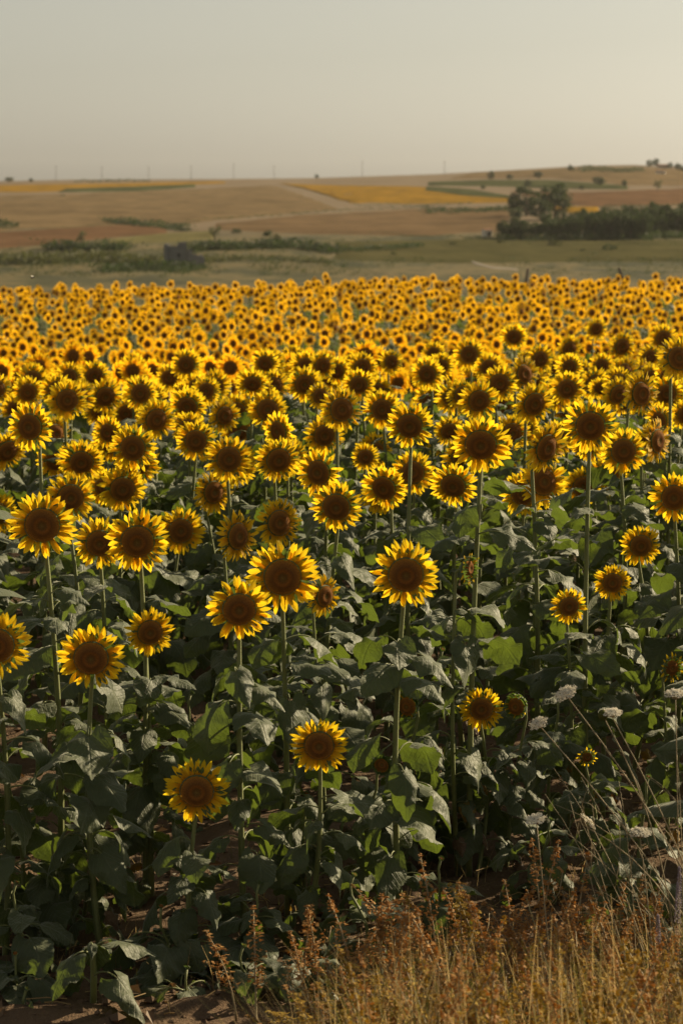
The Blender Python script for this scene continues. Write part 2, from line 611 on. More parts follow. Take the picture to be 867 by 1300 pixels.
field('dirt_track', ([(568, 321), (586, 324), (602, 332), (626, 339), (660, 342)], [(570, 323), (586, 328), (602, 336), (624, 341.5), (660, 343.5)]), M['track'], 0.25, (30, 4))


# ------------------------------------------------------------------ sunflower meshes
def leaf_mb(seed, droop, fold, L=0.19, W=0.085, pet=0.11, lift=0.9, nk=9, nu=12, wave=0.010, twist=0.0):
    """One leaf with its petiole. Origin on the stem, +X outward. The petiole arches, the blade hangs on from it."""
    r = random.Random(seed)
    b = MB()
    n1, n2 = 8, 14
    pts, ang = [Vector((0, 0, 0))], [lift]
    a_mid = lift - 0.55 * (lift + droop)
    cur = Vector((0, 0, 0))
    for i in range(n1):
        a = lift + (a_mid - lift) * ((i + 1) / n1) ** 1.3
        cur = cur + Vector((math.cos(a), 0, math.sin(a))) * (pet / n1)
        pts.append(cur.copy())
        ang.append(a)
    b.tube(pts, [0.0042 - 0.0018 * i / n1 for i in range(n1 + 1)], 5, 1)
    bp, ba = [cur.copy()], [a_mid]
    for i in range(n2):
        a = a_mid + (-droop - a_mid) * ((i + 1) / n2) ** 0.8
        cur = cur + Vector((math.cos(a), 0, math.sin(a))) * (L / n2)
        bp.append(cur.copy())
        ba.append(a)
    tb = Vector((0, 1, 0))

    def frame(u):
        if u <= 0:
            a = ba[0]
            t = Vector((math.cos(a), 0, math.sin(a)))
            return bp[0] + t * (u * L), t, Vector((-t.z, 0, t.x))
        q = min(u, 1) * n2
        i = min(int(q), n2 - 1)
        g = q - i
        p = bp[i].lerp(bp[i + 1], g)
        a = ba[i] + (ba[i + 1] - ba[i]) * g
        t = Vector((math.cos(a), 0, math.sin(a)))
        return p, t, Vector((-t.z, 0, t.x))
    ph = [r.uniform(0, TAU) for _ in range(4)]
    asy = r.uniform(-0.08, 0.08)
    vs, uv = [], []
    sag = r.uniform(0.6, 1.4)
    for i in range(nk):
        k = -1 + 2 * i / (nk - 1)
        ak = abs(k)
        for j in range(nu):
            q = j / (nu - 1)
            wq = math.sin(math.pi * (0.12 + 0.88 * q ** 0.75)) if q < 1 else 0.0
            u = q - 0.26 * ak ** 1.6 * (1 - q) ** 1.5
            p, t, nrm = frame(u)
            v = k * W * wq * (1 + asy * (1 if k > 0 else -1))
            al = fold * (0.5 + 0.5 * max(0, u)) * (0.45 + 0.55 * ak * wq) * (sag if k > 0 else 2 - sag)
            side = tb * (math.cos(al) * v)
            dn = nrm * (-math.sin(al) * abs(v))
            edge = ak * wq
            wv = wave * edge * (math.sin(u * 10 + ph[0] + (2 if k > 0 else 0)) + 0.7 * math.sin(u * 17 + ph[1] + k)) + 0.006 * math.sin(k * 5 + ph[2]) * math.sin(u * 7 + ph[3]) * wq
            jag = 0.004 * math.sin(j * 2.6 + ph[1]) if ak > 0.99 else 0
            tw = twist * u * v
            vs.append(p + side * (1 + jag * 6) + dn + nrm * (wv + tw) + t * jag)
            uv.append((k * 0.5 * wq + 0.5, max(0, u)))
    fs = [(i * nu + j, (i + 1) * nu + j, (i + 1) * nu + j + 1, i * nu + j + 1) for i in range(nk - 1) for j in range(nu - 1)]
    b.add(vs, fs, 0, uv)
    return b


LEAF_MB, LEAF, LEAF_FLAT, LEAF_YOUNG, LEAF_OLD = [], [], [], [], []
for i in range(12):      # hanging leaves of the middle of the stem
    m = leaf_mb(100 + i, rng.uniform(1.2, 1.75), rng.uniform(0.45, 1.15), rng.uniform(0.18, 0.225), rng.uniform(0.066, 0.088), rng.uniform(0.11, 0.19), rng.uniform(0.7, 1.1), nk=9, nu=14, wave=0.014, twist=rng.uniform(-2, 2))
    LEAF.append(m.mesh('leaf', [M['leaf'], M['stem']]))
for i in range(6):      # spread leaves that catch the light on top
    m = leaf_mb(200 + i, rng.uniform(0.55, 1.0), rng.uniform(0.25, 0.75), rng.uniform(0.18, 0.22), rng.uniform(0.07, 0.09), rng.uniform(0.08, 0.13), rng.uniform(0.6, 0.9), nk=9, nu=14, wave=0.014, twist=rng.uniform(-2, 2))
    LEAF_FLAT.append(m.mesh('leaf', [M['leaf'], M['stem']]))
for i in range(4):      # small narrow leaves near the head
    m = leaf_mb(300 + i, rng.uniform(0.5, 1.1), rng.uniform(0.2, 0.6), 0.12, 0.036, 0.04, rng.uniform(0.6, 0.9), nk=7, nu=8)
    LEAF_YOUNG.append(m.mesh('leaf', [M['leaf'], M['stem']]))
for i in range(9):      # limp leaves low on the stem
    m = leaf_mb(400 + i, rng.uniform(1.3, 1.65), rng.uniform(0.8, 1.35), rng.uniform(0.16, 0.20), rng.uniform(0.07, 0.09), rng.uniform(0.11, 0.17), rng.uniform(0.6, 1.0), nk=9, nu=14, wave=0.018)
    LEAF_OLD.append(m.mesh('leaf', [(M['leaf'], M['leaf'], M['leaf'], M['leaf'], M['leaf_dry'], M['leaf_dead'], M['leaf_dead'], M['leaf'], M['leaf'])[i], M['stem']]))


def petal_mb(seed, L=0.0575, W=0.0080, nk=5, nu=8):
    r = random.Random(seed)
    b = MB()
    curl, cup, side = r.uniform(-0.25, 0.22), r.uniform(0.15, 0.5), r.uniform(-0.12, 0.12)
    w_ = r.uniform(0.85, 1.15)
    vs, uv = [], []
    for j in range(nu):
        u = j / (nu - 1)
        hw = W * w_ * (0.42 + 0.58 * math.sin(min(1, u / 0.55) * math.pi / 2)) if u < 0.55 else W * w_ * math.cos((u - 0.55) / 0.45 * math.pi / 2) ** 0.72
        for i in range(nk):
            k = -1 + 2 * i / (nk - 1)
            x = k * hw + side * L * u * u
            y = curl * L * u * u + cup * hw * k * k - 0.0008 * math.cos(k * math.pi * 2)
            vs.append((x, -y, L * u))
            uv.append((k * 0.5 + 0.5, u))
    fs = [(j * nk + i, j * nk + i + 1, (j + 1) * nk + i + 1, (j + 1) * nk + i) for j in range(nu - 1) for i in range(nk - 1)]
    b.add(vs, fs, 0, uv)
    return b


PET_MB = [petal_mb(40 + i) for i in range(8)]
PET = [m.mesh('petal', [M['petal']]) for m in PET_MB]
DISC_R = 0.0505


def disc_mb(R=DISC_R, n=420, seed=1, green=False):
    """Seed disc facing -Y: a low dome with a dimple, set with spiralling florets."""
    r = random.Random(seed)
    b = MB()
    rings, seg = 8, 28
    def hgt(q):
        return 0.010 * (1 - q * q) + 0.004 * math.exp(-((q - 0.55) / 0.22) ** 2) - 0.003 * math.exp(-(q / 0.2) ** 2)
    vs, uv = [(0, -hgt(0), 0)], [(0.5, 0.0)]
    for i in range(1, rings + 1):
        q = i / rings
        for j in range(seg):
            a = TAU * j / seg
            vs.append((math.cos(a) * R * q, -hgt(q), math.sin(a) * R * q))
            uv.append((0.5, q))
    fs = [(0, 1 + j, 1 + (j + 1) % seg) for j in range(seg)]
    for i in range(rings - 1):
        for j in range(seg):
            a, c = 1 + i * seg, 1 + (i + 1) * seg
            fs.append((a + j, c + j, c + (j + 1) % seg, a + (j + 1) % seg))
    b.add(vs, fs, 0, uv)
    for i in range(n):
        q = math.sqrt((i + 0.5) / n)
        a = i * 2.39996323
        s = R * 0.030 * (0.7 + 0.5 * q)
        hh = s * (1.6 if q > 0.45 else 1.0) * r.uniform(0.8, 1.3)
        x, z, y = math.cos(a) * R * q * 0.985, math.sin(a) * R * q * 0.985, -hgt(q)
        e = [(math.cos(a + t), math.sin(a + t)) for t in (0.0, 2.094, 4.189)]
        p = [(x + ex * s, y + 0.001, z + ez * s) for ex, ez in e] + [(x, y - hh, z)]
        b.add(p, [(0, 1, 3), (1, 2, 3), (2, 0, 3)], 0, [(0.5, q)] * 4)
    return b


DISC = [disc_mb(seed=i).mesh('seed_disc', [M['disc']], smooth=False) for i in range(2)]


def receptacle_mb(R=0.052, nb=22, blen=0.035, fwd=0.2, seed=1):
    """Green back of the head with a ring of pointed sepals. Back is +Y, neck at y=+0.045."""
    r = random.Random(seed)
    b = MB()
    seg = 20
    prof = [(R * 1.0, -0.001), (R * 1.06, 0.006), (R * 0.98, 0.016), (R * 0.72, 0.028), (R * 0.36, 0.037), (0.010, 0.044)]
    vs = [(math.cos(TAU * j / seg) * q, y, math.sin(TAU * j / seg) * q) for q, y in prof for j in range(seg)]
    fs = [(i * seg + j, (i + 1) * seg + j, (i + 1) * seg + (j + 1) % seg, i * seg + (j + 1) % seg) for i in range(len(prof) - 1) for j in range(seg)]
    b.add(vs, fs)
    for i in range(nb):
        a = TAU * (i + r.uniform(-0.3, 0.3)) / nb
        l = blen * r.uniform(0.8, 1.25)
        hw = 0.009
        f0 = fwd + r.uniform(-0.25, 0.25)
        Mx = Matrix.Rotation(-a, 4, 'Y')
        row = []
        for u, wd in ((0, 0.8), (0.4, 1.0), (0.75, 0.5), (1.0, 0.05)):
            y = 0.010 - l * u * math.sin(f0 * (0.4 + u))
            for k in (-1, 0, 1):
                row.append(Mx @ Vector((k * hw * wd, y + (0.002 if k else 0), R * 0.98 + l * u * math.cos(f0 * (0.4 + u)))))
        b.add(row, [(q * 3 + k, q * 3 + k + 1, q * 3 + 4 + k, q * 3 + 3 + k) for q in range(3) for k in range(2)], 0, [(k * 0.5, q / 3) for q in range(4) for k in range(3)])
    return b


REC = receptacle_mb().mesh('flower_head', [M['sepal']])
REC_BUD_MB = receptacle_mb(0.040, 26, 0.034, 0.95, 3)
REC_BUD = REC_BUD_MB.mesh('flower_head', [M['sepal']])
DISC_BUD = disc_mb(0.036, 160, 9).mesh('seed_disc', [M['disc']], smooth=False)


def petal_ring(seed, count=44, part=1.0, lean=0.0):
    """(mesh index, matrix) of every ray petal of one head, two overlapping rings."""
    r = random.Random(seed)
    out = []
    for i in range(count):
        if r.random() > part:
            continue
        ring = i % 2
        a = TAU * (i + r.uniform(-0.35, 0.35)) / count
        tilt = r.gauss(0.10 if ring else -0.16, 0.15) + lean
        ln = r.uniform(0.84, 1.12) * (1.0 if ring else 1.05)
        Mx = Matrix.Rotation(-a, 4, 'Y') @ Matrix.Translation((0, 0.004 + 0.003 * ring, DISC_R * 0.95)) @ Matrix.Rotation(tilt, 4, 'X') @ Matrix.Rotation(r.gauss(0, 0.10), 4, 'Y') @ Matrix.Rotation(r.gauss(0, 0.3), 4, 'Z') @ Matrix.Diagonal((r.uniform(0.9, 1.15), 1, ln, 1))
        out.append((r.randrange(8), Mx))
    return out


PETALS_JOINED = []
for i in range(6):
    b = MB()
    for mi, mx in petal_ring(900 + i):
        b.merge(PET_MB[mi], mx)
    PETALS_JOINED.append(b.mesh('petals', [M['petal']]))


# ------------------------------------------------------------------ one sunflower
def project(p):
    v = p - CAM
    cp, sp = math.cos(PITCH), math.sin(PITCH)
    zf = v.y * cp - v.z * sp
    return 433.5 + F_PX * v.x / zf, 650 - F_PX * (v.y * sp + v.z * cp) / zf


CLEAR = []                     # blooms that stand free of leaves
COVERED = {(690, 612), (575, 617), (636, 645)}
def sunflower(px, py, D, d, label, group, kind='full', turn=None, nod=None, single_petals=False, seed=0, leaves=None, base=None, lsc=0.80):
    r = random.Random(seed * 7 + 3)
    hp = P(px, py, d)                                   # centre of the bloom
    sc = D / F_PX * (hp - CAM).length / 0.205
    if kind in ('bud', 'green'):
        sc *= 1.9
    turn = r.gauss(0.06, 0.30) if turn is None else turn
    nod = r.gauss(0.10, 0.15) if nod is None else nod
    rot = Euler((nod, 0, turn), 'XYZ')
    Rm = rot.to_matrix()
    back = hp + Rm @ Vector((0, 0.040 * sc, 0))         # where the neck joins
    lean = Vector((r.gauss(0, 0.03), r.gauss(0.02, 0.03), 0))
    bx, by = back.x + lean.x, back.y + 0.035 + lean.y
    z0 = gzs(bx, by) - 0.03
    root = empty('sunflower', (bx, by, z0))
    tag(root, label, 'sunflower', group)
    o = root.location
    H = back.z - z0
    # stem: straight, slightly bowed, curling forward into the neck
    nk = Rm @ Vector((0, 1, 0))
    top = back - o
    p2 = top + nk * 0.05 * min(1, sc) + Vector((0, 0.0, -0.055))
    bow = Vector((r.gauss(0, 0.026), r.gauss(0, 0.022), 0))
    pts = []
    for i in range(9):
        t = i / 8
        p = Vector((0, 0, 0)).lerp(p2, t) + bow * math.sin(t * math.pi)
        pts.append(p)
    pts.append(p2.lerp(top, 0.45) + Vector((0, 0, 0.014)) + nk * 0.012)
    pts.append(top)
    r0 = 0.0108 * (0.75 + 0.3 * min(1.3, H)) * (0.8 if D < 60 and d < 9 else 1.0)
    rad = [r0 * (1 - 0.45 * i / 8) for i in range(9)] + [r0 * 0.52, r0 * 0.62]
    b = MB()
    b.tube(pts, rad, 8)
    obj('stem', b.mesh('stem', [M['stem']]), root)
    # leaves
    n = leaves if leaves is not None else int(11 + 19 * min(1.5, H) / 1.3)
    a0 = r.uniform(0, TAU)
    for i in range(n):
        t = 0.10 + 0.85 * ((i + r.uniform(-0.3, 0.3) + 0.3) / n) ** 0.88
        q = t * 8
        k = min(int(q), 7)
        p = pts[k].lerp(pts[k + 1], q - k)
        az = a0 + i * 2.399 + r.uniform(-0.4, 0.4)
        if t > 0.90:
            me_, s = r.choice(LEAF_YOUNG), r.uniform(0.7, 1.1)
        elif t < 0.30:
            me_, s = r.choice(LEAF_OLD if t < 0.22 else LEAF_OLD[:4] + LEAF[:6]), r.uniform(0.6, 0.95)
            if me_ in LEAF_OLD[4:7]:
                s *= 0.7
        else:
            me_ = r.choice(LEAF_FLAT) if r.random() < (0.15 + 0.5 * (t > 0.55)) else r.choice(LEAF)
            s = r.uniform(0.75, 1.1) * (1.0 - 0.12 * max(0, t - 0.7) / 0.2)
        s *= lsc * (0.80 if H < 0.75 else 1.0)
        if d < 12 and kind != 'none':
            skip = False
            for f_ in (0.10, 0.20, 0.28):
                qx, qy = project(o + p + Vector((math.cos(az) * f_ * s, math.sin(az) * f_ * s, (0.05, 0.02, -0.07)[(0.10, 0.20, 0.28).index(f_)])))
                for (hx, hy_, hD, hd) in CLEAR:
                    if hd > d - 0.12 and (qx - hx) ** 2 + (qy - hy_) ** 2 < (hD * 0.5 + 12) ** 2 and (hx, hy_) not in COVERED:
                        skip = True
            if skip:
                continue
        obj('leaf', me_, root, p, (r.gauss(0, 0.18), r.gauss(0, 0.15), az), s)
    # head
    if kind in ('bud', 'green', 'young'):
        head = obj('flower_head', REC_BUD, root, hp - o, rot, sc * (1.0 if kind != 'young' else 1.35))
        obj('seed_disc', DISC_BUD, head)
        npet = {'bud': 10, 'green': 0, 'young': 15}[kind]
        for i in range(npet):
            a = TAU * (i + r.uniform(-0.3, 0.3)) / npet
            Mx = Matrix.Rotation(-a, 4, 'Y') @ Matrix.Translation((0, 0.002, 0.034)) @ Matrix.Rotation({'bud': 0.9, 'young': 0.25}[kind] + r.gauss(0, 0.2), 4, 'X') @ Matrix.Scale({'bud': 0.45, 'young': 0.72}[kind] * r.uniform(0.8, 1.1), 4)
            pe = obj('petal', r.choice(PET), head)
            pe.matrix_local = Mx
        return root
    head = obj('flower_head', REC, root, hp - o, rot, sc)
    obj('seed_disc', DISC[seed % 2], head)
    if single_petals:
        for mi, mx in petal_ring(seed * 13 + 5, r.choice((42, 44, 46, 48)), 0.97, r.gauss(0, 0.05)):
            pe = obj('petal', PET[mi], head)
            pe.matrix_local = mx
    else:
        pe = obj('petals', r.choice(PETALS_JOINED), head, (0, 0, 0), (0, r.uniform(0, TAU), 0))
        pe['kind'] = 'stuff'
    return root


G_FRONT = 'sunflowers along the front of the field'
G_MID = 'sunflowers in the middle rows'
# (px, py, bloom size in px, distance, kind, turn, nod, label)
FRONT = [
    (250, 1005, 82, 7.15, 'full', 0.02, 0.12, 'short sunflower with broad round bloom, lowest full bloom at the field edge'),
    (405, 947, 73, 7.35, 'full', -0.03, 0.12, 'short sunflower with round bloom, second lowest full bloom at the field edge'),
    (611, 900, 56, 8.25, 'full', 0.02, 0.05, 'small round sunflower bloom on thin stem between two half shut buds'),
    (116, 836, 84, 7.25, 'full', 0.05, 0.12, 'knee-high leafy sunflower with wide bloom beside a smaller tilted bloom'),
    (191, 803, 62, 7.9, 'full', 0.28, 0.1, 'smaller sunflower with bloom tilted aside, beside a wider low bloom'),
    (-4, 820, 86, 7.2, 'full', 0.15, 0.1, 'large sunflower bloom cut off by the picture edge, low beside leafy stems'),
    (304, 774, 82, 7.35, 'full', 0.05, 0.15, 'sunflower with drooping lower petals, overlapping a larger bloom behind it'),
    (359, 733, 92, 7.6, 'full', 0.05, 0.1, 'largest sunflower bloom of the front rows, between two overlapping blooms'),
    (413, 757, 54, 8.3, 'full', 0.75, 0.05, 'sunflower seen half sideways, partly behind the largest bloom'),
    (515, 730, 86, 7.55, 'full', 0.0, 0.12, 'tall lone sunflower with large round bloom and bare pale stem above leaves'),
    (595, 722, 46, 8.2, 'young', 0.95, 0.0, 'young sunflower just opening, turned sideways with short petals'),
    (722, 770, 47, 8.7, 'full', 0.05, 0.1, 'small sunflower bloom, lowest of three small blooms in a rising line'),
    (777, 740, 47, 9.0, 'full', 0.0, 0.05, 'small sunflower bloom, middle of three small blooms in a rising line'),
    (813, 693, 53, 9.6, 'full', 0.05, 0.1, 'small sunflower bloom, highest of three small blooms in a rising line'),
    (855, 632, 62, 9.3, 'full', -0.15, 0.05, 'sunflower bloom standing clear above the leaves above three small blooms'),
    (852, 848, 42, 8.6, 'young', 0.5, 0.0, 'half opened young sunflower above white wild carrot umbels'),
    (517, 897, 36, 8.0, 'bud', -0.5, 0.0, 'sunflower bud still shut, rusty centre, below the tall lone bloom'),
    (655, 897, 34, 8.3, 'bud', -0.55, 0.0, 'sunflower bud still shut beside the small round bloom and white umbels'),
    (484, 972, 28, 7.7, 'green', 0.3, -0.6, 'small all green sunflower bud with spiky sepals among leaves'),
    (745, 961, 28, 8.2, 'young', 0.0, 0.2, 'tiny yellow sunflower bloom low among the leaves and umbels'),
    (175, 688, 82, 7.9, 'full', 0.0, 0.15, 'large sunflower bloom overlapping a neighbour that is partly behind it'),
    (127, 690, 66, 8.6, 'full', 0.1, 0.1, 'sunflower bloom half hidden behind a larger neighbouring bloom'),
    (54, 667, 86, 7.55, 'full', 0.05, 0.1, 'tall sunflower with wide dense bloom on a straight stem, overlapping a higher bloom'),
]
REST = [(230, 674, 60), (303, 681, 66), (355, 664, 63), (427, 644, 68), (272, 625, 56), (90, 632, 66), (156, 621, 62), (-3, 652, 54), (487, 620, 61),
        (575, 617, 62), (524, 600, 56), (690, 612, 66), (636, 645, 44), (610, 565, 77), (694, 569, 68), (749, 541, 72), (791, 573, 60), (835, 560, 58), (404, 600, 62),
        (354, 584, 60), (291, 583, 60), (249, 560, 54), (169, 569, 62), (104, 587, 58), (10, 573, 56), (38, 542, 64), (128, 520, 46), (86, 508, 53),
        (199, 533, 54), (238, 516, 50), (353, 548, 53), (340, 520, 51), (300, 523, 46), (412, 553, 51), (434, 520, 57), (387, 488, 47), (520, 541, 63),
        (475, 573, 48), (485, 520, 51), (575, 505, 47), (608, 509, 53), (678, 513, 55), (634, 487, 49), (666, 475, 47), (814, 500, 57), (755, 487, 43),
        (793, 473, 43), (861, 455, 57), (542, 475, 45), (652, 428, 36), (723, 443, 37), (700, 467, 36), (757, 418, 30), (846, 500, 46), (842, 430, 38),
        (303, 548, 46), (130, 565, 46), (160, 525, 40), (60, 487, 38), (20, 520, 40), (170, 465, 36), (372, 455, 36), (350, 475, 38), (475, 460, 36), (440, 468, 36), (600, 460, 38), (560, 450, 36), (790, 440, 38), (820, 455, 38),
        (720, 520, 44), (560, 560, 42), (545, 510, 42), (270, 500, 40), (215, 480, 38)]
TURN = {(272, 625): 0.6, (835, 560): 0.85, (413, 757): 0.75}
CLEAR = [(a[0], a[1], a[2], a[3]) for a in FRONT] + [(a[0], a[1], a[2], F_PX * 0.205 / a[2]) for a in REST]
OWN = {(610, 565): 'tall sunflower with very large round bloom on a long bare stem above drooping leaves',
       (749, 541): 'tall sunflower with large bloom beside a smaller lower bloom with bare stem',
       (694, 569): 'sunflower bloom standing right above a bloom half covered by leaves',
       (690, 612): 'sunflower bloom half covered by dark leaves, right below another bloom',
       (575, 617): 'sunflower bloom with a leaf hanging across its face',
       (636, 645): 'small low sunflower bloom peeping from under a broad leaf',
       (835, 560): 'sunflower turned almost sideways beside two open blooms',
       (272, 625): 'narrow sunflower bloom turned half aside among full round blooms',
       (427, 644): 'round sunflower bloom standing just above the half sideways one',
       (791, 573): 'compact round sunflower bloom between a tall bloom and a sideways one',
       (487, 620): 'round sunflower bloom just below and beside a partly hidden one',
       (-3, 652): 'sunflower bloom cut off by the picture edge beside a tall dense bloom'}
seed = 1
heads = []
for (px, py, D, d, kind, turn, nod, label) in FRONT:
    sunflower(px, py, D, d, label, G_FRONT, kind, turn, nod, True, seed)
    h = P(px, py, d)
    heads.append((h.x, h.y))
    seed += 1
for (px, py, D) in REST:
    d = F_PX * 0.205 / D
    hh = P(px, py, d).z - gzs(0, d)
    lab = OWN.get((px, py)) or ('sunflower in full bloom among the crowded rows just behind the front blooms' if D >= 50 else 'sunflower with smaller bloom in the crowded rows below the crest of the field')
    sunflower(px, py, D, d, lab, G_FRONT + ', second rows' if D >= 50 else G_MID, 'full', TURN.get((px, py)), None, D >= 50, seed)
    h = P(px, py, d)
    heads.append((h.x, h.y))
    seed += 1


def project(p):
    v = p - CAM
    cp, sp = math.cos(PITCH), math.sin(PITCH)
    zf = v.y * cp - v.z * sp
    return 433.5 + F_PX * v.x / zf, 650 - F_PX * (v.y * sp + v.z * cp) / zf


# low leafy plants between the tall ones, bloom not yet formed
nf = 0
for (ppx, ppy, fd) in ((22, 1120, 7.1), (70, 1060, 7.4), (205, 1150, 7.15), (330, 1120, 7.25), (20, 1210, 6.95), (310, 1200, 7.0), (450, 1110, 7.3), (560, 1090, 7.6), (700, 1040, 7.9), (800, 1060, 7.7), (35, 1255, 6.85), (238, 1228, 6.95), (385, 1205, 7.0)):
    sunflower(ppx, ppy, 8, fd, 'low young sunflower without bloom, all leaves, between taller plants', 'young plants between the front rows', 'green', rng.uniform(0, 3), -1.0, False, seed, leaves=12, lsc=0.9)
    q_ = P(ppx, ppy, fd)
    heads.append((q_.x, q_.y))
    seed += 1
    nf += 1
while nf < 30:
    fd = rng.uniform(7.25, 10.2)
    fx = rng.uniform(-0.15, 0.15) * fd
    if fd < 7.5 and fx > 0.2:
        continue
    if any((fx - a) ** 2 + ((fd - b_) * 0.7) ** 2 < 0.012 for a, b_ in heads):
        continue
    hf = rng.uniform(0.36, 0.62)
    ppx, ppy = project(Vector((fx, fd, gzs(fx, fd) + hf)))
    if any((ppx - c[0]) ** 2 + (ppy - c[1]) ** 2 < (c[2] * 0.6 + 14) ** 2 for c in CLEAR):
        continue
    sunflower(ppx, ppy, 8, fd, 'low young sunflower without bloom, all leaves, between taller plants', 'young plants between the front rows', 'green', rng.uniform(0, 3), -1.0, False, seed, leaves=12, lsc=0.85)
    heads.append((fx, fd))
    seed += 1
    nf += 1

# random rows up to the crest, jittered on a planting grid
cand = []
y = 11.2
while y < 18.6:
    x = -3.6
    while x < 3.6:
        X_, Y_ = x + rng.uniform(-0.13, 0.13), y + rng.uniform(-0.16, 0.16)
        if Y_ < 15.7 + 0.5 * X_ and all((X_ - a) ** 2 + ((Y_ - b_) * 0.6) ** 2 > 0.026 for a, b_ in heads):
            cand.append((Y_, X_, rng.gauss(1.28, 0.055) if Y_ > 12.5 else rng.gauss(1.12, 0.07)))
        x += 0.345
    y += 0.43
cand.sort()
out_of_view = []
n_ind = len(FRONT) + len(REST) + nf
for (Y_, X_, h) in cand:
    z = gzs(X_, Y_) + h
    px, py = project(Vector((X_, Y_, z)))
    Dm = rng.gauss(0.19, 0.02)
    if -40 < px < 907 and n_ind < 300:
        sunflower(px, py, Dm * F_PX / Y_, Y_, 'sunflower with smaller bloom in the crowded rows below the crest of the field', G_MID, 'full', None, None, False, seed, leaves=14, lsc=0.85)
        n_ind += 1
    else:
        out_of_view.append((X_, Y_, h))
    seed += 1


# ------------------------------------------------------------------ the rest of the field, past counting: one object
def far_template(seed, leaves=6, npet=20):
    r = random.Random(seed)
    b = MB()
    b.tube([(0, 0, 0), (0.01, 0.01, 0.65), (0, 0.02, 1.22), (0, -0.02, 1.29)], [0.012, 0.010, 0.008, 0.008], 4, 3, False)
    for i in range(leaves):
        t = 0.35 + 0.55 * i / leaves
        m = leaf_mb(seed * 31 + i, r.uniform(0.5, 1.2), r.uniform(0.2, 0.7), 0.20, 0.085, 0.10, 0.7, nk=5, nu=4)
        b2 = MB()
        o = 8 * 5 + 5
        b2.v, b2.uv = m.v[o:], m.uv[o:]
        b2.f = [tuple(q - o for q in f) for f, mm in zip(m.f, m.m) if mm == 0]
        b2.m = [2] * len(b2.f)
        b.merge(b2, Matrix.Translation((0, 0, 1.25 * t)) @ Matrix.Rotation(i * 2.4 + r.uniform(-.4, .4), 4, 'Z') @ Matrix.Scale(r.uniform(0.8, 1.15), 4))
    hm = Matrix.Translation((0, -0.05, 1.31)) @ Euler((r.gauss(0.1, 0.08), 0, r.gauss(0, 0.2))).to_matrix().to_4x4()
    hd = MB()
    seg = 10
    vs = [(0, -0.014, 0)] + [(math.cos(TAU * j / seg) * DISC_R * 0.88 * q, y_, math.sin(TAU * j / seg) * DISC_R * 0.88 * q) for q, y_ in ((0.6, -0.012), (1, 0)) for j in range(seg)]
    fs = [(0, 1 + j, 1 + (j + 1) % seg) for j in range(seg)] + [(1 + j, 1 + seg + j, 1 + seg + (j + 1) % seg, 1 + (j + 1) % seg) for j in range(seg)]
    hd.add(vs, fs, 1, [(0.5, 0.2)] + [(0.5, 0.6)] * seg + [(0.5, 1)] * seg)
    vs = [(0, 0.04, 0)] + [(math.cos(TAU * j / seg) * DISC_R, 0.004, math.sin(TAU * j / seg) * DISC_R) for j in range(seg)]
    hd.add(vs, [(0, 1 + (j + 1) % seg, 1 + j) for j in range(seg)], 3)
    for i in range(npet):
        a = TAU * (i + r.uniform(-0.3, 0.3)) / npet
        l, tl = 0.066 * r.uniform(0.85, 1.15), r.gauss(0, 0.2)
        mx = Matrix.Rotation(-a, 4, 'Y') @ Matrix.Translation((0, 0.003, DISC_R * 0.68)) @ Matrix.Rotation(tl, 4, 'X')
        q = [mx @ Vector(p) for p in ((-0.006, 0, 0), (0.006, 0, 0), (0.0115, -0.002, l * 0.5), (-0.0115, -0.002, l * 0.5), (0, 0.002, l))]
        hd.add(q, [(0, 1, 2, 3), (3, 2, 4)], 0, [(0.3, 0), (0.7, 0), (0.8, 0.18), (0.2, 0.18), (0.5, 0.44)])  # uv kept near the orange base: shading of far petals put into the colour
    b.merge(hd, hm)
    return b


FT = [far_template(60 + i, 9, 26) for i in range(7)]
FT2 = [far_template(80 + i, 4, 14) for i in range(7)]
big = MB()


def put(t, X_, Y_, h, hs):
    s = h / 1.31
    big.merge(t, Matrix.Translation((X_, Y_, gzs(X_, Y_) - 0.02)) @ Matrix.Rotation(rng.gauss(0.03, 0.2), 4, 'Z') @ Matrix.Diagonal((hs, hs, s, 1)))


y = 7.25                                # the same rows go on to both sides of the picture
while y < 14.2:
    for sd_ in (-1, 1):
        x = 0.142 * y + 0.22
        while x < 0.142 * y + 2.6:
            out_of_view.append((sd_ * x + rng.uniform(-0.14, 0.14), y + rng.uniform(-0.18, 0.18), rng.gauss(1.22, 0.12)))
            x += 0.44
    y += 0.5
for (X_, Y_, h) in out_of_view:
    put(rng.choice(FT), X_, Y_, h, 0.95)
y = 14.2
while y < 54.5:
    hw = 0.142 * y + 2.2
    x = -hw
    while x < hw:
        X_, Y_ = x + rng.uniform(-0.17, 0.17), y + rng.uniform(-0.2, 0.2)
        if Y_ < 15.9 + 0.5 * X_:
            x += 0.40
            continue
        thin = 0.30 if (vnoise(X_ * 0.35, Y_ * 0.22, 77) > 0.70 and Y_ > 30) else 0.0
        if rng.random() > 0.04 + thin:
            put(rng.choice(FT if y < 34 else FT2), X_, Y_, rng.gauss(1.30, 0.06) - thin * 0.4, rng.gauss(0.92, 0.07))
        x += 0.40
    y += 0.50
o = obj('sunflower_field', big.mesh('sunflower_field', [M['petal'], M['disc'], M['leaf'], M['stem']]))
tag(o, 'dense mass of small blooming sunflowers filling the field beyond its crest', 'sunflowers', kind='stuff')

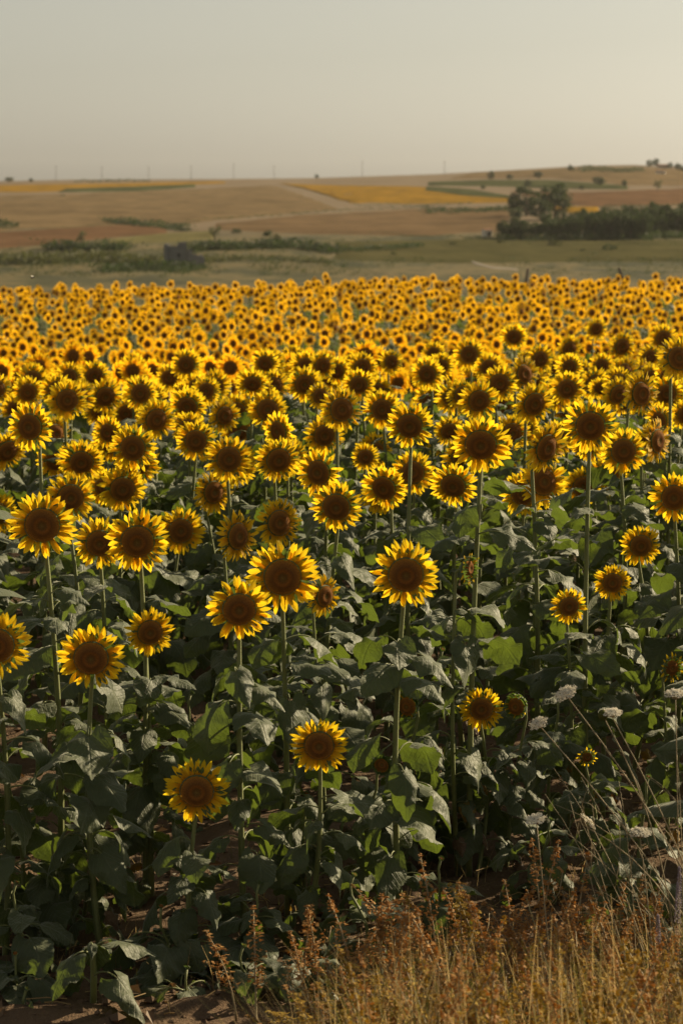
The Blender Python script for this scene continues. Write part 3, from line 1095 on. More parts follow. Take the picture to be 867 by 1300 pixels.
# ------------------------------------------------------------------ leafy young sunflower at the very front
r = random.Random(5)
p0 = P(119, 1300, 6.88)
root = empty('sunflower', (p0.x, p0.y, gzs(p0.x, p0.y) - 0.02))
tag(root, 'stunted young sunflower without bloom, few broad heart-shaped leaves on bare soil', 'sunflower', G_FRONT)
b = MB()
hy = P(119, 1196, 6.88).z - root.location.z
b.tube([(0, 0, 0), (0.003, 0, hy * 0.5), (0.0, 0, hy * 0.93), (-0.004, -0.004, hy)], [0.011, 0.010, 0.008, 0.004], 8)
obj('stem', b.mesh('stem', [M['stem']]), root)
for (z, az, s, src, rx) in ((0.92, 0.30, 0.78, LEAF_FLAT[1], 0.0), (0.82, 4.15, 0.80, LEAF[3], 0.0), (0.50, 5.5, 0.80, LEAF[5], 0.2), (0.7, 1.6, 0.7, LEAF[4], 0), (0.4, 2.6, 0.6, LEAF[1], 0.2), (0.97, 4.8, 0.45, LEAF_YOUNG[0], 0)):
    obj('leaf', src, root, (0, 0, hy * z), (rx, 0, az), s)

# ------------------------------------------------------------------ weeds of the verge
M['rust'] = foliage_mat('rusty_seed', (0.24, 0.125, 0.042), (0.56, 0.34, 0.12), (0.58, 0.33, 0.10), 0.5)
M['ochre'] = foliage_mat('ochre_seed', (0.30, 0.19, 0.03), (0.50, 0.36, 0.07), (0.55, 0.38, 0.06), 0.5)
M['straw'] = foliage_mat('straw', (0.22, 0.15, 0.06), (0.46, 0.34, 0.17), (0.5, 0.37, 0.16), 0.45)
M['greengrass'] = foliage_mat('green_grass', (0.07, 0.085, 0.02), (0.14, 0.15, 0.035), (0.16, 0.18, 0.03), 0.35)
M['carrot'] = foliage_mat('white_umbel', (0.76, 0.73, 0.63), (0.88, 0.86, 0.78), (0.85, 0.80, 0.68), 0.5)
M['drystem'] = plain('dry_stem', (0.27, 0.22, 0.13), 0.7)
M['lilac'] = foliage_mat('lilac_bloom', (0.22, 0.18, 0.22), (0.34, 0.29, 0.33), (0.3, 0.25, 0.3), 0.3)


def stalk_mb(seed, h=0.55, ochre=False):
    """Upright weed stalk: thin stem whose upper half is packed with papery seed clusters."""
    r = random.Random(seed)
    st, sd_ = MB(), MB()
    lx, ly = r.gauss(0, 0.06), r.gauss(0, 0.05)
    def pos(t):
        return Vector((lx * t * t, ly * t * t, h * t))
    st.tube([pos(i / 5) for i in range(6)], [0.0024, 0.0022, 0.002, 0.0018, 0.0014, 0.0008], 4)
    t = r.uniform(0.36, 0.5)
    while t < 1.0:
        full = math.sin(min(1, (1.02 - t) / 0.35) * math.pi / 2)
        for _ in range(r.choice((2, 3, 4))):
            c = pos(t) + Vector((r.gauss(0, 0.008), r.gauss(0, 0.008), r.gauss(0, 0.004))) * full
            s = r.uniform(0.0036, 0.0078)
            q = [c + Vector((r.gauss(0, 1), r.gauss(0, 1), r.gauss(0, 1))).normalized() * s for _ in range(4)]
            sd_.add(q, [(0, 1, 2), (0, 2, 3), (0, 3, 1), (1, 3, 2)], 0, [(r.random(), 0.5)] * 4)
        t += 0.010 if r.random() < 0.85 else 0.03
    for _ in range(r.randrange(1, 4)):           # side branch
        tb_ = r.uniform(0.3, 0.6)
        a, l = r.uniform(0, TAU), r.uniform(0.06, 0.14)
        e = pos(tb_) + Vector((math.cos(a) * 0.035, math.sin(a) * 0.035, l))
        st.tube([pos(tb_), pos(tb_).lerp(e, 0.5) + Vector((math.cos(a) * 0.012, math.sin(a) * 0.012, 0)), e], [0.0014, 0.0012, 0.0008], 3)
        for i in range(26):
            c = pos(tb_).lerp(e, r.uniform(0.25, 1)) + Vector((r.gauss(0, 0.005), r.gauss(0, 0.005), 0))
            s = r.uniform(0.0028, 0.0052)
            q = [c + Vector((r.gauss(0, 1), r.gauss(0, 1), r.gauss(0, 1))).normalized() * s for _ in range(4)]
            sd_.add(q, [(0, 1, 2), (0, 2, 3), (0, 3, 1), (1, 3, 2)], 0, [(r.random(), 0.5)] * 4)
    return st, sd_


ST = [stalk_mb(500 + i) for i in range(8)]
ST_MESH = [(a.mesh('stem', [M['drystem']]), c.mesh('seed_head', [M['rust']], False), c.mesh('seed_head', [M['ochre']], False)) for a, c in ST]
# the stalks one can tell apart against the soil
SPK = [(405, 1140), (383, 1160), (560, 1108), (527, 1120), (618, 1112), (632, 1135), (680, 1060), (693, 1075), (720, 1120), (727, 1100), (782, 1115), (577, 1165), (505, 1140), (462, 1150), (440, 1135), (660, 1130), (750, 1150),
       (485, 1165), (545, 1150), (600, 1160), (645, 1160), (700, 1150), (770, 1160), (810, 1130), (838, 1175), (300, 1190), (325, 1180), (395, 1185), (425, 1175), (590, 1130)]
SPK = [(a, b_ - 5) for a, b_ in SPK] + [(rng.uniform(470, 860), rng.uniform(1110, 1165)) for _ in range(30)]
for i, (px, py) in enumerate(SPK):
    d = rng.uniform(6.25, 6.85) if py > 1130 else rng.uniform(6.7, 6.95)
    t = P(px, py, d)
    g = gzs(t.x, t.y)
    h = t.z - g
    k = rng.randrange(8)
    rt = empty('seed_stalk', (t.x, t.y, g - 0.01), rng.uniform(0, TAU), 1.0)
    rt.scale = (1.6, 1.6, (h + 0.01) / 0.55)
    yel = px in (632, 590, 545, 618)
    tag(rt, 'upright weed stalk packed with yellow-green seeds at the field edge' if yel else 'upright weed stalk packed with rust-brown seeds rising above the dry grass', 'weed', 'yellow seed stalks' if yel else 'rusty seed stalks')
    obj('stem', ST_MESH[k][0], rt)
    sh = obj('seed_head', ST_MESH[k][2 if yel else 1], rt)
    sh['kind'] = 'stuff'

# mass of weeds and dry grass behind counting
wd = MB()
n = 0
while n < 330:
    d = rng.uniform(5.2, 6.85)
    px = rng.uniform(290, 1250)
    edge = 1165 + 30 * (d < 6.2) + (max(0, 520 - px) * 0.60) + rng.expovariate(1 / 60)
    t = P(px, edge, d)
    g = gzs(t.x, t.y)
    h = t.z - g
    if h < 0.08 or h > 0.85:
        continue
    a, c = ST[rng.randrange(8)]
    mx = Matrix.Translation((t.x, t.y, g - 0.01)) @ Matrix.Rotation(rng.uniform(0, TAU), 4, 'Z') @ Matrix.Diagonal((1.6, 1.6, h / 0.55, 1))
    o1 = len(wd.m)
    wd.merge(a, mx)
    o2 = len(wd.m)
    wd.merge(c, mx)
    oc = 2 if rng.random() < (0.65 if 540 < px < 760 else 0.48) else 1
    wd.m[o1:o2] = [0] * (o2 - o1)
    wd.m[o2:] = [oc] * (len(wd.m) - o2)
    n += 1
o = obj('seeding_weeds', wd.mesh('seeding_weeds', [M['drystem'], M['rust'], M['ochre']], False))
tag(o, 'thick stand of rusty and ochre seeding weeds along the verge', 'weeds', kind='stuff')

gr = MB()


def blade(b, base, h, lean, az, wdt, mat):
    dx, dy = math.cos(az) * lean, math.sin(az) * lean
    sx, sy = -math.sin(az + 0.6) * wdt, math.cos(az + 0.6) * wdt
    vs, uv = [], []
    c = rng.random()
    for i in range(4):
        t = i / 3
        w_ = 1 - t * 0.85
        x, y, z = base[0] + dx * t * t * h, base[1] + dy * t * t * h, base[2] + h * t * (1 - 0.25 * lean * t)
        vs += [(x - sx * w_, y - sy * w_, z), (x + sx * w_, y + sy * w_, z)]
        uv += [(c, t), (c, t)]
    b.add(vs, [(0, 1, 3, 2), (2, 3, 5, 4), (4, 5, 7, 6)], mat, uv)


n = 0
while n < 2700:
    d = rng.uniform(4.6, 6.95)
    px = rng.uniform(200, 1300)
    top = 1165 + 20 * rng.gauss(0, 1) + max(0, 500 - px) * 0.75 + rng.expovariate(1 / 60)
    if px > 760:
        top -= 50 * rng.random()
    t = P(px, top, d)
    g = gzs(t.x, t.y)
    h = t.z - g
    if h < 0.05 or h > 0.75:
        continue
    blade(gr, (t.x, t.y, g - 0.01), h, abs(rng.gauss(0.25, 0.3)), rng.choice((rng.uniform(0, TAU), rng.gauss(2.8, 0.5))), rng.uniform(0.0008, 0.0022), 0 if rng.random() < 0.7 else 1)
    n += 1
for i in range(500):      # sparse wisps between the front plants
    x, y = rng.uniform(-1.3, 1.5), rng.uniform(6.95, 8.6)
    blade(gr, (x, y, gzs(x, y) - 0.01), rng.uniform(0.04, 0.22), abs(rng.gauss(0.4, 0.4)), rng.uniform(0, TAU), rng.uniform(0.0008, 0.0018), rng.choice((0, 0, 1)))
o = obj('dry_grass', gr.mesh('dry_grass', [M['straw'], M['greengrass']], False))
tag(o, 'tangled dry straw-coloured grass along the verge', 'grass', kind='stuff')


# white umbels of wild carrot, stems leaning in from the verge
def umbel_mb(seed, R=0.027):
    r = random.Random(seed)
    ra, fl = MB(), MB()
    for i in range(26):
        a, q = i * 2.4, math.sqrt((i + 0.5) / 26)
        e = Vector((math.cos(a) * R * q, math.sin(a) * R * q, 0.022 - 0.008 * q * q + r.gauss(0, 0.001)))
        ra.tube([(0, 0, 0), e * 0.6 + Vector((0, 0, -0.002)), e], [0.0007, 0.0006, 0.0006], 3, 0, False)
        for _ in range(30):
            c = e + Vector((r.gauss(0, 0.0034), r.gauss(0, 0.0034), abs(r.gauss(0, 0.0016))))
            fl.octa(c, r.uniform(0.0012, 0.0023), 0, 0.6, (r.random(), 0.5))
    return ra, fl


UM = [umbel_mb(i) for i in range(3)]
UMM = [(a.mesh('rays', [M['drystem']]), c.mesh('florets', [M['carrot']], False)) for a, c in UM]
CARROT = [(721, 880, 6.75, (905, 1120), 'white wild carrot umbel, highest of those leaning on long stems', -0.5),
          (777, 905, 6.8, (900, 1130), 'white wild carrot umbel with long slanting stem, beside a shut umbel', -0.1),
          (686, 917, 6.7, (890, 1150), 'white wild carrot umbel tilted aside, farthest along its slanting stem', -0.5),
          (857, 882, 6.9, (862, 1140), 'white wild carrot umbel on an upright stem by the half opened sunflower', 0.0),
          (681, 1040, 6.6, (700, 1230), 'low white wild carrot umbel above the rusty seed stalks', -0.2),
          (741, 1042, 6.75, (880, 1120), 'ragged white wild carrot umbel tilted on a slanting stem', 0.8),
          (812, 1058, 6.7, (830, 1200), 'broad low white wild carrot umbel over a heart-shaped leaf', 0.0)]
for i, (px, py, d, (qx, qy), lab, tl) in enumerate(CARROT):
    top, mid = P(px, py + 6, d), P(qx, qy, d - 0.1)
    base = Vector((mid.x + (mid.x - top.x) * 0.25, mid.y - 0.05, 0))
    base.z = gzs(base.x, base.y)
    rt = empty('wild_carrot', base)
    tag(rt, lab, 'wildflower', 'wild carrot umbels on the verge')
    b = MB()
    A, B_, C_ = Vector((0, 0, 0)), mid - base, top - base
    pts = [A * (1 - t) ** 2 + B_ * 2 * t * (1 - t) + C_ * t * t for t in [j / 8 for j in range(9)]]
    b.tube(pts, [0.0026 - 0.00013 * j for j in range(9)], 5)
    obj('stem', b.mesh('stem', [M['drystem']]), rt)
    hd = obj('umbel', UMM[i % 3][0], rt, C_, (rng.gauss(0.15, 0.15), tl, rng.uniform(0, 0.3)), (1.1, 1.0, 0.95)[i % 3])
    fl = obj('floret', UMM[i % 3][1], hd)
    fl['kind'] = 'stuff'
# shut umbel
b = MB()
top = P(768, 915, 6.8)
base = Vector((P(870, 1100, 6.7).x, 6.7, gzs(0.95, 6.7)))
rt = empty('wild_carrot', base)
tag(rt, 'closed nest-like wild carrot umbel below an open white one', 'wildflower', 'wild carrot umbels on the verge')
m_ = P(855, 1060, 6.75) - base
C_ = top - base
b.tube([C_ * t * t + m_ * 2 * t * (1 - t) for t in [j / 8 for j in range(9)]], 0.002, 5)
obj('stem', b.mesh('stem', [M['drystem']]), rt)
b = MB()
for i in range(22):
    a = TAU * i / 22
    b.tube([(0, 0, 0), (math.cos(a) * 0.013, math.sin(a) * 0.013, 0.012), (math.cos(a) * 0.012, math.sin(a) * 0.012, 0.024), (math.cos(a) * 0.005, math.sin(a) * 0.005, 0.032)], [0.001, 0.0014, 0.0018, 0.002], 4)
obj('umbel', b.mesh('umbel', [M['greengrass']]), rt, C_, (0, -0.4, 0))

# long bare wiry stems at the right edge
for i in range(14):
    px0, px1 = rng.uniform(800, 930), 0
    base = P(px0, 1250, 6.5)
    base.z = gzs(base.x, base.y)
    tx, ty = rng.uniform(690, 870), rng.uniform(935, 1090)
    top = P(tx, ty, rng.uniform(6.5, 6.95))
    rt = empty('wiry_stem', base)
    tag(rt, 'thin bare wiry stem slanting up out of the verge grass', 'weed', 'wiry stems at the verge')
    b = MB()
    C_ = top - base
    m_ = Vector((C_.x * 0.3 + rng.gauss(0, 0.04), C_.y * 0.5, C_.z * 0.6))
    f = lambda t: C_ * t * t + m_ * 2 * t * (1 - t)
    b.tube([f(j / 8) for j in range(9)], [0.0017 - 0.00014 * j for j in range(9)], 4)
    for _ in range(3):
        t = rng.uniform(0.45, 0.85)
        e = f(t) + Vector((rng.gauss(0, 0.07), rng.gauss(0, 0.05), rng.uniform(0.03, 0.10)))
        b.tube([f(t), f(t).lerp(e, 0.5) + Vector((0, 0, 0.01)), e], [0.001, 0.0009, 0.0006], 4)
    obj('stem', b.mesh('stem', [M['drystem']]), rt)

# lilac spikes
for (px, py, d) in ((862, 1100, 6.6), (860, 1120, 6.5), (835, 1160, 6.6)):
    t = P(px, py, d)
    g = gzs(t.x, t.y)
    rt = empty('lilac_weed', (t.x, t.y, g - 0.01))
    tag(rt, 'slender weed with a pale lilac flower spike in the verge grass', 'wildflower', 'lilac spikes in the verge')
    h = t.z - g
    b = MB()
    b.tube([(0, 0, 0), (0.01, 0, h * 0.5), (0, 0, h)], [0.002, 0.0016, 0.001], 4)
    obj('stem', b.mesh('stem', [M['drystem']]), rt)
    b = MB()
    for i in range(70):
        q = i / 70
        a = i * 2.4
        w_ = 0.008 * (1 - q * 0.7)
        b.octa((math.cos(a) * w_, math.sin(a) * w_, h * 0.78 + h * 0.24 * q), rng.uniform(0.002, 0.0035), 0, 1.4, (rng.random(), 0.5))
    fs = obj('flower_spike', b.mesh('flower_spike', [M['lilac']], False), rt)

# ------------------------------------------------------------------ soil clods and litter
cl = MB()
for i in range(3200):
    y = rng.uniform(6.6, 11)
    x = rng.uniform(-0.16, 0.16) * y
    s = min(0.026, 0.005 + rng.expovariate(1 / 0.006))
    z = gzs(x, y) + float(micro(np.array(x), np.array(y))) + s * 0.2
    vs = [(x + s * a * rng.uniform(0.7, 1.3), y + s * b_ * rng.uniform(0.7, 1.3), z + s * c * rng.uniform(0.4, 0.9)) for a, b_, c in
          ((1, 0, 0.1), (0.3, 0.95, -0.1), (-0.8, 0.6, 0.1), (-0.8, -0.6, -0.1), (0.3, -0.95, 0.1), (0.1, 0.1, 0.9), (0, 0, -1))]
    cl.add(vs, [(0, 1, 5), (1, 2, 5), (2, 3, 5), (3, 4, 5), (4, 0, 5), (1, 0, 6), (2, 1, 6), (3, 2, 6), (4, 3, 6), (0, 4, 6)])
o = obj('soil_clods', cl.mesh('soil_clods', [M['clod']], False))
tag(o, 'loose brown soil clods scattered on the field floor', 'soil', kind='stuff')
lt = MB()
for i in range(420):
    y = rng.uniform(6.7, 10)
    x = rng.uniform(-0.15, 0.15) * y
    z = gzs(x, y) + float(micro(np.array(x), np.array(y))) + 0.012
    if rng.random() < 0.6:
        a, l = rng.uniform(0, TAU), rng.uniform(0.03, 0.14)
        lt.tube([(x, y, z), (x + math.cos(a) * l * 0.5, y + math.sin(a) * l * 0.5, z + rng.uniform(0, 0.02)), (x + math.cos(a) * l, y + math.sin(a) * l, z)], 0.0018, 4, 0)
    else:
        s = rng.uniform(0.015, 0.035)
        mx = Matrix.Translation((x, y, z + 0.01)) @ Euler((rng.gauss(0, 0.6), rng.gauss(0, 0.6), rng.uniform(0, TAU))).to_matrix().to_4x4()
        q = [mx @ Vector(p) for p in ((-s, 0, 0), (-0.3 * s, -0.6 * s, 0.3 * s), (s, 0, 0), (-0.3 * s, 0.6 * s, 0.3 * s))]
        lt.add(q, [(0, 1, 2), (0, 2, 3)], 1)
o = obj('plant_litter', lt.mesh('plant_litter', [M['straw'], M['leaf_dead']], False))
tag(o, 'dry stalk bits and dead leaves lying on the soil', 'litter', kind='stuff')


# ------------------------------------------------------------------ far trees, bushes and buildings
def crown_mb(seed, rx, rz, cz, clumps, per, ls):
    r = random.Random(seed)
    b = MB()
    for i in range(clumps):
        while True:
            v = Vector((r.uniform(-1, 1), r.uniform(-1, 1), r.uniform(-1, 1)))
            if 0.2 < v.length < 1:
                break
        c = Vector((v.x * rx, v.y * rx, cz + v.z * rz))
        cr = r.uniform(0.22, 0.42) * rx
        tone = r.random()
        for _ in range(per):
            q = Vector((r.gauss(0, 1), r.gauss(0, 1), r.gauss(0, 0.8)))
            q = c + q.normalized() * cr * r.random() ** 0.4
            a = Vector((r.gauss(0, 1), r.gauss(0, 1), r.gauss(0, 1))).normalized()
            e = a.orthogonal().normalized()
            g = a.cross(e)
            s = ls * r.uniform(0.6, 1.3)
            b.add([q - e * s, q - g * s * 0.6, q + e * s, q + g * s * 0.6], [(0, 1, 2, 3)], 0, [(min(1, max(0, tone + r.gauss(0, 0.2))), 0.5)] * 4)
    return b


def trunk_mb(seed, h, rad, rx):
    r = random.Random(seed)
    b = MB()
    b.tube([(0, 0, -0.4), (0.05, 0, h * 0.3), (r.gauss(0, 0.1), r.gauss(0, 0.1), h * 0.62), (r.gauss(0, 0.2), 0, h * 0.9)], [rad * 1.4, rad, rad * 0.7, rad * 0.2], 7)
    for i in range(6):
        a, z = i * 1.1, h * r.uniform(0.3, 0.6)
        b.tube([(0, 0, z), (math.cos(a) * rx * 0.4, math.sin(a) * rx * 0.4, z + h * 0.12), (math.cos(a) * rx * 0.75, math.sin(a) * rx * 0.75, z + h * 0.28)], [rad * 0.45, rad * 0.3, rad * 0.08], 5)
    return b


TREES = []
for i in range(6):     # unit about 8 m tall broad tree
    rx = rng.uniform(2.6, 3.6)
    TREES.append((trunk_mb(i, 7.5, 0.22, rx).mesh('trunk', [M['bark']]), crown_mb(700 + i, rx, 3.7, 4.3, 40, 42, 0.32).mesh('crown', [M['tree']], False)))
PALE = [(TREES[i][0], crown_mb(740 + i, 2.6, 3.2, 5.0, 18, 30, 0.28).mesh('crown', [M['tree_pale']], False)) for i in range(2)]
BUSH = [(crown_mb(760 + i, 2.2, 1.1, 0.8, 16, 34, 0.22).mesh('foliage', [M['scrub']], False), crown_mb(780 + i, 2.2, 1.1, 0.8, 16, 34, 0.22).mesh('foliage', [M['tree']], False)) for i in range(3)]


def tree(px, py, hpx, label, group=None, pale=False, wide=1.0):
    """Tree whose foot is seen at (px, py) on the far ground, hpx pixels tall."""
    g = on_ground(px, py)
    h = hpx * g.y / F_PX
    t, c = rng.choice(PALE if pale else TREES)
    s = h / 8.1
    rt = empty('tree', (g.x, g.y, g.z - 0.2), rng.uniform(0, TAU))
    rt.scale = (s * wide, s * wide, s)
    tag(rt, label, 'tree', group)
    obj('trunk', t, rt)
    obj('crown', c, rt)
    return rt


GG = 'trees of the dark grove in the valley'
for i in range(30):
    px = 634 + i * 8.6 + rng.uniform(-3, 3)
    tree(px, 303 + rng.uniform(-2, 1.5) - 4 * (px > 820), rng.uniform(20, 28) + 12 * float(sst(690, 800, px)), 'dark tree standing in the dense grove along the valley edge', GG, wide=rng.uniform(0.8, 1.1))
for i in range(17):
    px = 690 + i * 11 + rng.uniform(-4, 4)
    tree(px, 294 + rng.uniform(-2, 2), rng.uniform(20, 27) + 9 * float(sst(700, 800, px)), 'dark tree standing in the dense grove along the valley edge', GG)
tree(668, 274, 36, 'broad tree with rounded crown behind the grove, beside a taller one', None, wide=1.6)
tree(704, 278, 45, 'tall tree with tapering crown rising behind the dark grove', None, wide=1.15)
tree(686, 280, 27, 'low tree filling the gap between the two tall trees', None, wide=1.3)
tree(655, 279, 16, 'low bushy tree at the foot of the broad rounded tree', None, wide=1.4)
for (px, py, h, wd_, lab) in ((623, 228, 11, 1.0, 'small round tree alone on the upper hillside stubble'), (683, 227, 11, 1.3, 'small wide tree on the hillside just under the ridge'),
                            (647, 228, 7, 1.6, 'low bushy tree beside the small wide hillside tree'), (724, 218, 9, 1.2, 'dark small tree on the skyline before the ridge woods'),
                            (760, 236, 13, 1.5, 'broad dark tree on the green hillside strip'), (792, 237, 9, 1.0, 'small compact tree past the broad hillside tree'),
                            (670, 237, 9, 1.5, 'bushy tree at the lower edge of the green strip'), (712, 240, 8, 1.8, 'wide low tree below the green strip'), (738, 241, 6, 1.4, 'tiny tree between the green strip and red field'),
                            (613, 240, 5, 1.6, 'tiny bushy tree over the yellow sunflower band')):
    tree(px, py, h, lab, None, wide=wd_)
tree(834, 244, 18, 'pale thin-leaved tree alone on the right hillside field', None, True, 0.9)
tree(104, 315, 26, 'thin pale tree standing in the valley scrub by the red earth field', None, True, 0.7)
tree(273, 306, 22, 'pale spreading tree above the ruin in the valley', None, True, 1.2)
tree(402, 227, 6, 'tiny lone tree on the bare skyline', None, wide=1.0)
tree(12, 231, 7, 'low dark tree clump on the skyline above the sunflower strip', None, wide=2.0)
tree(40, 231, 5, 'smaller dark tree on the skyline beside a larger clump', None, wide=1.5)
for (px, py, h) in ((824, 212, 9), (832, 211, 10), (850, 214, 8), (860, 216, 9), (866, 218, 8)):
    tree(px, py, h, 'dark tree by the farm buildings on the ridge', 'trees by the ridge farm', wide=1.2)


def strip(name, line, hpx, label, dark=True, step=2.2, cat='hedge'):
    """A hedge or scrub belt along a line of foot points: one mass of leaf clumps."""
    b = MB()
    pts = np.array(line, float)
    L = np.concatenate([[0], np.cumsum(np.hypot(np.diff(pts[:, 0]), np.diff(pts[:, 1])))])
    s = 0.0
    while s < L[-1]:
        px, py = np.interp(s, L, pts[:, 0]), np.interp(s, L, pts[:, 1])
        g = on_ground(px + rng.gauss(0, 1), py + rng.gauss(0, 0.8))
        h = hpx * g.y / F_PX * rng.uniform(0.6, 1.25)
        for _ in range(40):
            q = g + Vector((rng.gauss(0, h * 0.7), rng.gauss(0, h * 0.6), rng.random() ** 1.3 * h))
            a = Vector((rng.gauss(0, 1), rng.gauss(0, 1), rng.gauss(0, 1))).normalized()
            e = a.orthogonal().normalized()
            f_ = a.cross(e)
            k = h * rng.uniform(0.12, 0.27)
            b.add([q - e * k, q - f_ * k * 0.6, q + e * k, q + f_ * k * 0.6], [(0, 1, 2, 3)], 0, [(rng.random(), 0.5)] * 4)
        s += step
    o_ = obj(name, b.mesh(name, [M['tree'] if dark else M['scrub']], False))
    return tag(o_, label, cat, kind='stuff')


strip('scrub_belt', [(135, 283), (190, 288), (240, 293)], 8, 'dark scrub on the embankment at the edge of the stubble')
strip('scrub_belt', [(235, 281), (330, 275), (440, 267)], 2.2, 'thin line of bushes between two stubble fields', False)
strip('scrub_belt', [(-30, 285), (15, 290)], 8, 'short dark scrub bank at the end of the red field')
strip('scrub_belt', [(540, 270), (600, 270), (665, 267)], 6, 'dark hedge line below the yellow sunflower band')
strip('scrub_belt', [(450, 261), (540, 261), (600, 258)], 2, 'green margin along the lower edge of the sunflower band', False)
strip('scrub_belt', [(735, 216), (780, 218), (815, 218)], 5, 'dark belt of woodland just under the ridge top')
strip('scrub_belt', [(60, 315), (105, 318), (160, 318)], 10, 'olive scrub thicket in the valley below the red field')
strip('scrub_belt', [(240, 318), (300, 316), (370, 314), (430, 322)], 10, 'dark scrub thicket stretching past the ruin')
strip('scrub_belt', [(-30, 335), (60, 335), (130, 330), (200, 340)], 12, 'olive scrub filling the valley floor before the ruin', False)
strip('scrub_belt', [(130, 346), (180, 343), (240, 342)], 10, 'dark scrub at the foot of the ruin')
strip('scrub_belt', [(260, 332), (340, 330), (420, 334)], 6, 'pale scrub tufts on the valley meadow', False, 3.0)
strip('scrub_belt', [(433, 320), (490, 318), (535, 314)], 6, 'low dark scrub bank beside the valley meadow')
strip('scrub_belt', [(590, 304), (640, 304)], 3, 'low hedge running past the white hut', True)
strip('scrub_belt', [(440, 267), (520, 264), (545, 262)], 1.8, 'faint weedy margin between ploughed field and sunflower band', False)
strip('scrub_belt', [(-30, 298), (60, 291), (150, 285)], 1.8, 'weedy bank between stubble and red earth field', False)
strip('scrub_belt', [(470, 296), (540, 301), (600, 300)], 2.2, 'low weedy edge below the ploughed field', False)
strip('scrub_belt', [(760, 264), (830, 262), (900, 262)], 2.5, 'bushy margin below the red hillside field')
strip('scrub_belt', [(95, 231), (140, 230.5), (190, 230)], 2.5, 'distant dark wood along the skyline')
strip('scrub_belt', [(636, 304), (700, 305), (780, 304), (870, 302)], 7, 'dark understorey along the foot of the grove', True, 1.6)
strip('scrub_belt', [(200, 343), (230, 345), (262, 341)], 6, 'dark brambles growing against the ruin', True, 1.5)
for (px, py, h, dk) in ((773, 318, 8, 1), (704, 313, 8, 0), (635, 310, 5, 0), (740, 320, 4, 0), (80, 250, 3, 1), (575, 312, 5, 0), (500, 325, 5, 0), (300, 296, 6, 1), (340, 300, 7, 1), (350, 304, 6, 0)):
    g = on_ground(px, py)
    rt = empty('bush', (g.x, g.y, g.z - 0.1), rng.uniform(0, TAU), h * g.y / F_PX / 1.9)
    tag(rt, 'single rounded bush in the meadow before the dark grove' if (py > 309 and px > 560 and not dk) else ('dark round bush in the meadow below the grove' if px == 773 else ('tiny bush at the end of the green strip' if px == 80 else ('pale bush in the valley meadow left of the track' if px == 500 else 'bush on the slope above the valley scrub'))), 'bush', 'lone bushes')
    obj('foliage', BUSH[rng.randrange(3)][dk], rt)


# scattered tufts of scrub over the valley floor and lower slopes
vt = MB()
for i in range(1800):
    px, py = rng.uniform(-60, 930), rng.choice((rng.uniform(303, 349), rng.uniform(328, 352)))
    if 560 < px < 635 and py > 318:
        continue
    if vnoise(px * 0.02, py * 0.09, 5) < (0.36 if px < 440 else 0.56) - 0.2 * (py > 328):
        continue
    g = on_ground(px, py)
    h = rng.uniform(1.8, 6.5 if px < 440 else 4.5) * g.y / F_PX
    dkm = 1 if rng.random() < 0.65 else 0
    for _ in range(14):
        q = g + Vector((rng.gauss(0, h * 0.9), rng.gauss(0, h * 0.8), rng.random() * h))
        a = Vector((rng.gauss(0, 1), rng.gauss(0, 1), rng.gauss(0, 1))).normalized()
        e = a.orthogonal().normalized()
        f_ = a.cross(e)
        k = h * rng.uniform(0.15, 0.3)
        vt.add([q - e * k, q - f_ * k * 0.6, q + e * k, q + f_ * k * 0.6], [(0, 1, 2, 3)], dkm, [(rng.random(), 0.5)] * 4)
tag(obj('valley_scrub', vt.mesh('valley_scrub', [M['scrub'], M['tree']], False)), 'low scrub tufts scattered over the valley floor', 'scrub', kind='stuff')

# ruin: square tower stump with a broken wall running off it
def ruin():
    g = on_ground(226, 341)
    k = g.y / F_PX                              # metres per pixel there
    rt = empty('ruin', (g.x, g.y, g.z - 0.3), 0.35)
    tag(rt, 'roofless stone ruin with broken tower and wall in the valley', 'ruin')
    r = random.Random(4)

    def wall(b, x0, y0, x1, y1, h0, h1, th, n=10, gap=None):
        d = Vector((x1 - x0, y1 - y0, 0))
        nn = Vector((-d.y, d.x, 0)).normalized() * th / 2
        vs, fs = [], []
        for i in range(n + 1):
            t = i / n
            p = Vector((x0, y0, 0)) + d * t
            h = h0 + (h1 - h0) * t + r.uniform(-0.6, 0.6)
            vs += [p - nn, p + nn, p + nn + Vector((0, 0, h)), p - nn + Vector((0, 0, h))]
        for i in range(n):
            for j in range(4):
                fs.append((i * 4 + j, i * 4 + (j + 1) % 4, (i + 1) * 4 + (j + 1) % 4, (i + 1) * 4 + j))
        fs += [(3, 2, 1, 0), tuple(n * 4 + j for j in range(4))]
        b.add(vs, fs)
    W = 21 * k
    H = 33 * k
    for (a, c) in (((-W / 2, 0, W / 2, 0), (H * 0.93, H)), ((W / 2, 0.05, W / 2, W), (H * 1.08, H * 0.8)), ((W / 2, W, -W / 2, W), (H * 0.8, H * 0.9)), ((-W / 2, W, -W / 2, 0.05), (H * 0.9, H * 0.93))):
        b = MB()
        wall(b, *a, *c, 0.7)
        obj('wall', b.mesh('wall', [M['stone']], False), rt)
    b = MB()
    wall(b, W / 2 + 0.4, 0.3, W / 2 + 26 * k, 1.5, H * 0.78, H * 0.40, 0.7)
    obj('wall', b.mesh('wall', [M['stone']], False), rt)
    b = MB()
    wall(b, W / 2 + 26 * k, 1.8, W / 2 + 25 * k, W, H * 0.45, H * 0.5, 0.7)
    obj('wall', b.mesh('wall', [M['stone']], False), rt)
    b = MB()
    b.box((0.2, -0.36, H * 0.55), (0.35, 0.03, 0.55))
    obj('window', b.mesh('window', [M['dark']], False), rt)


ruin()


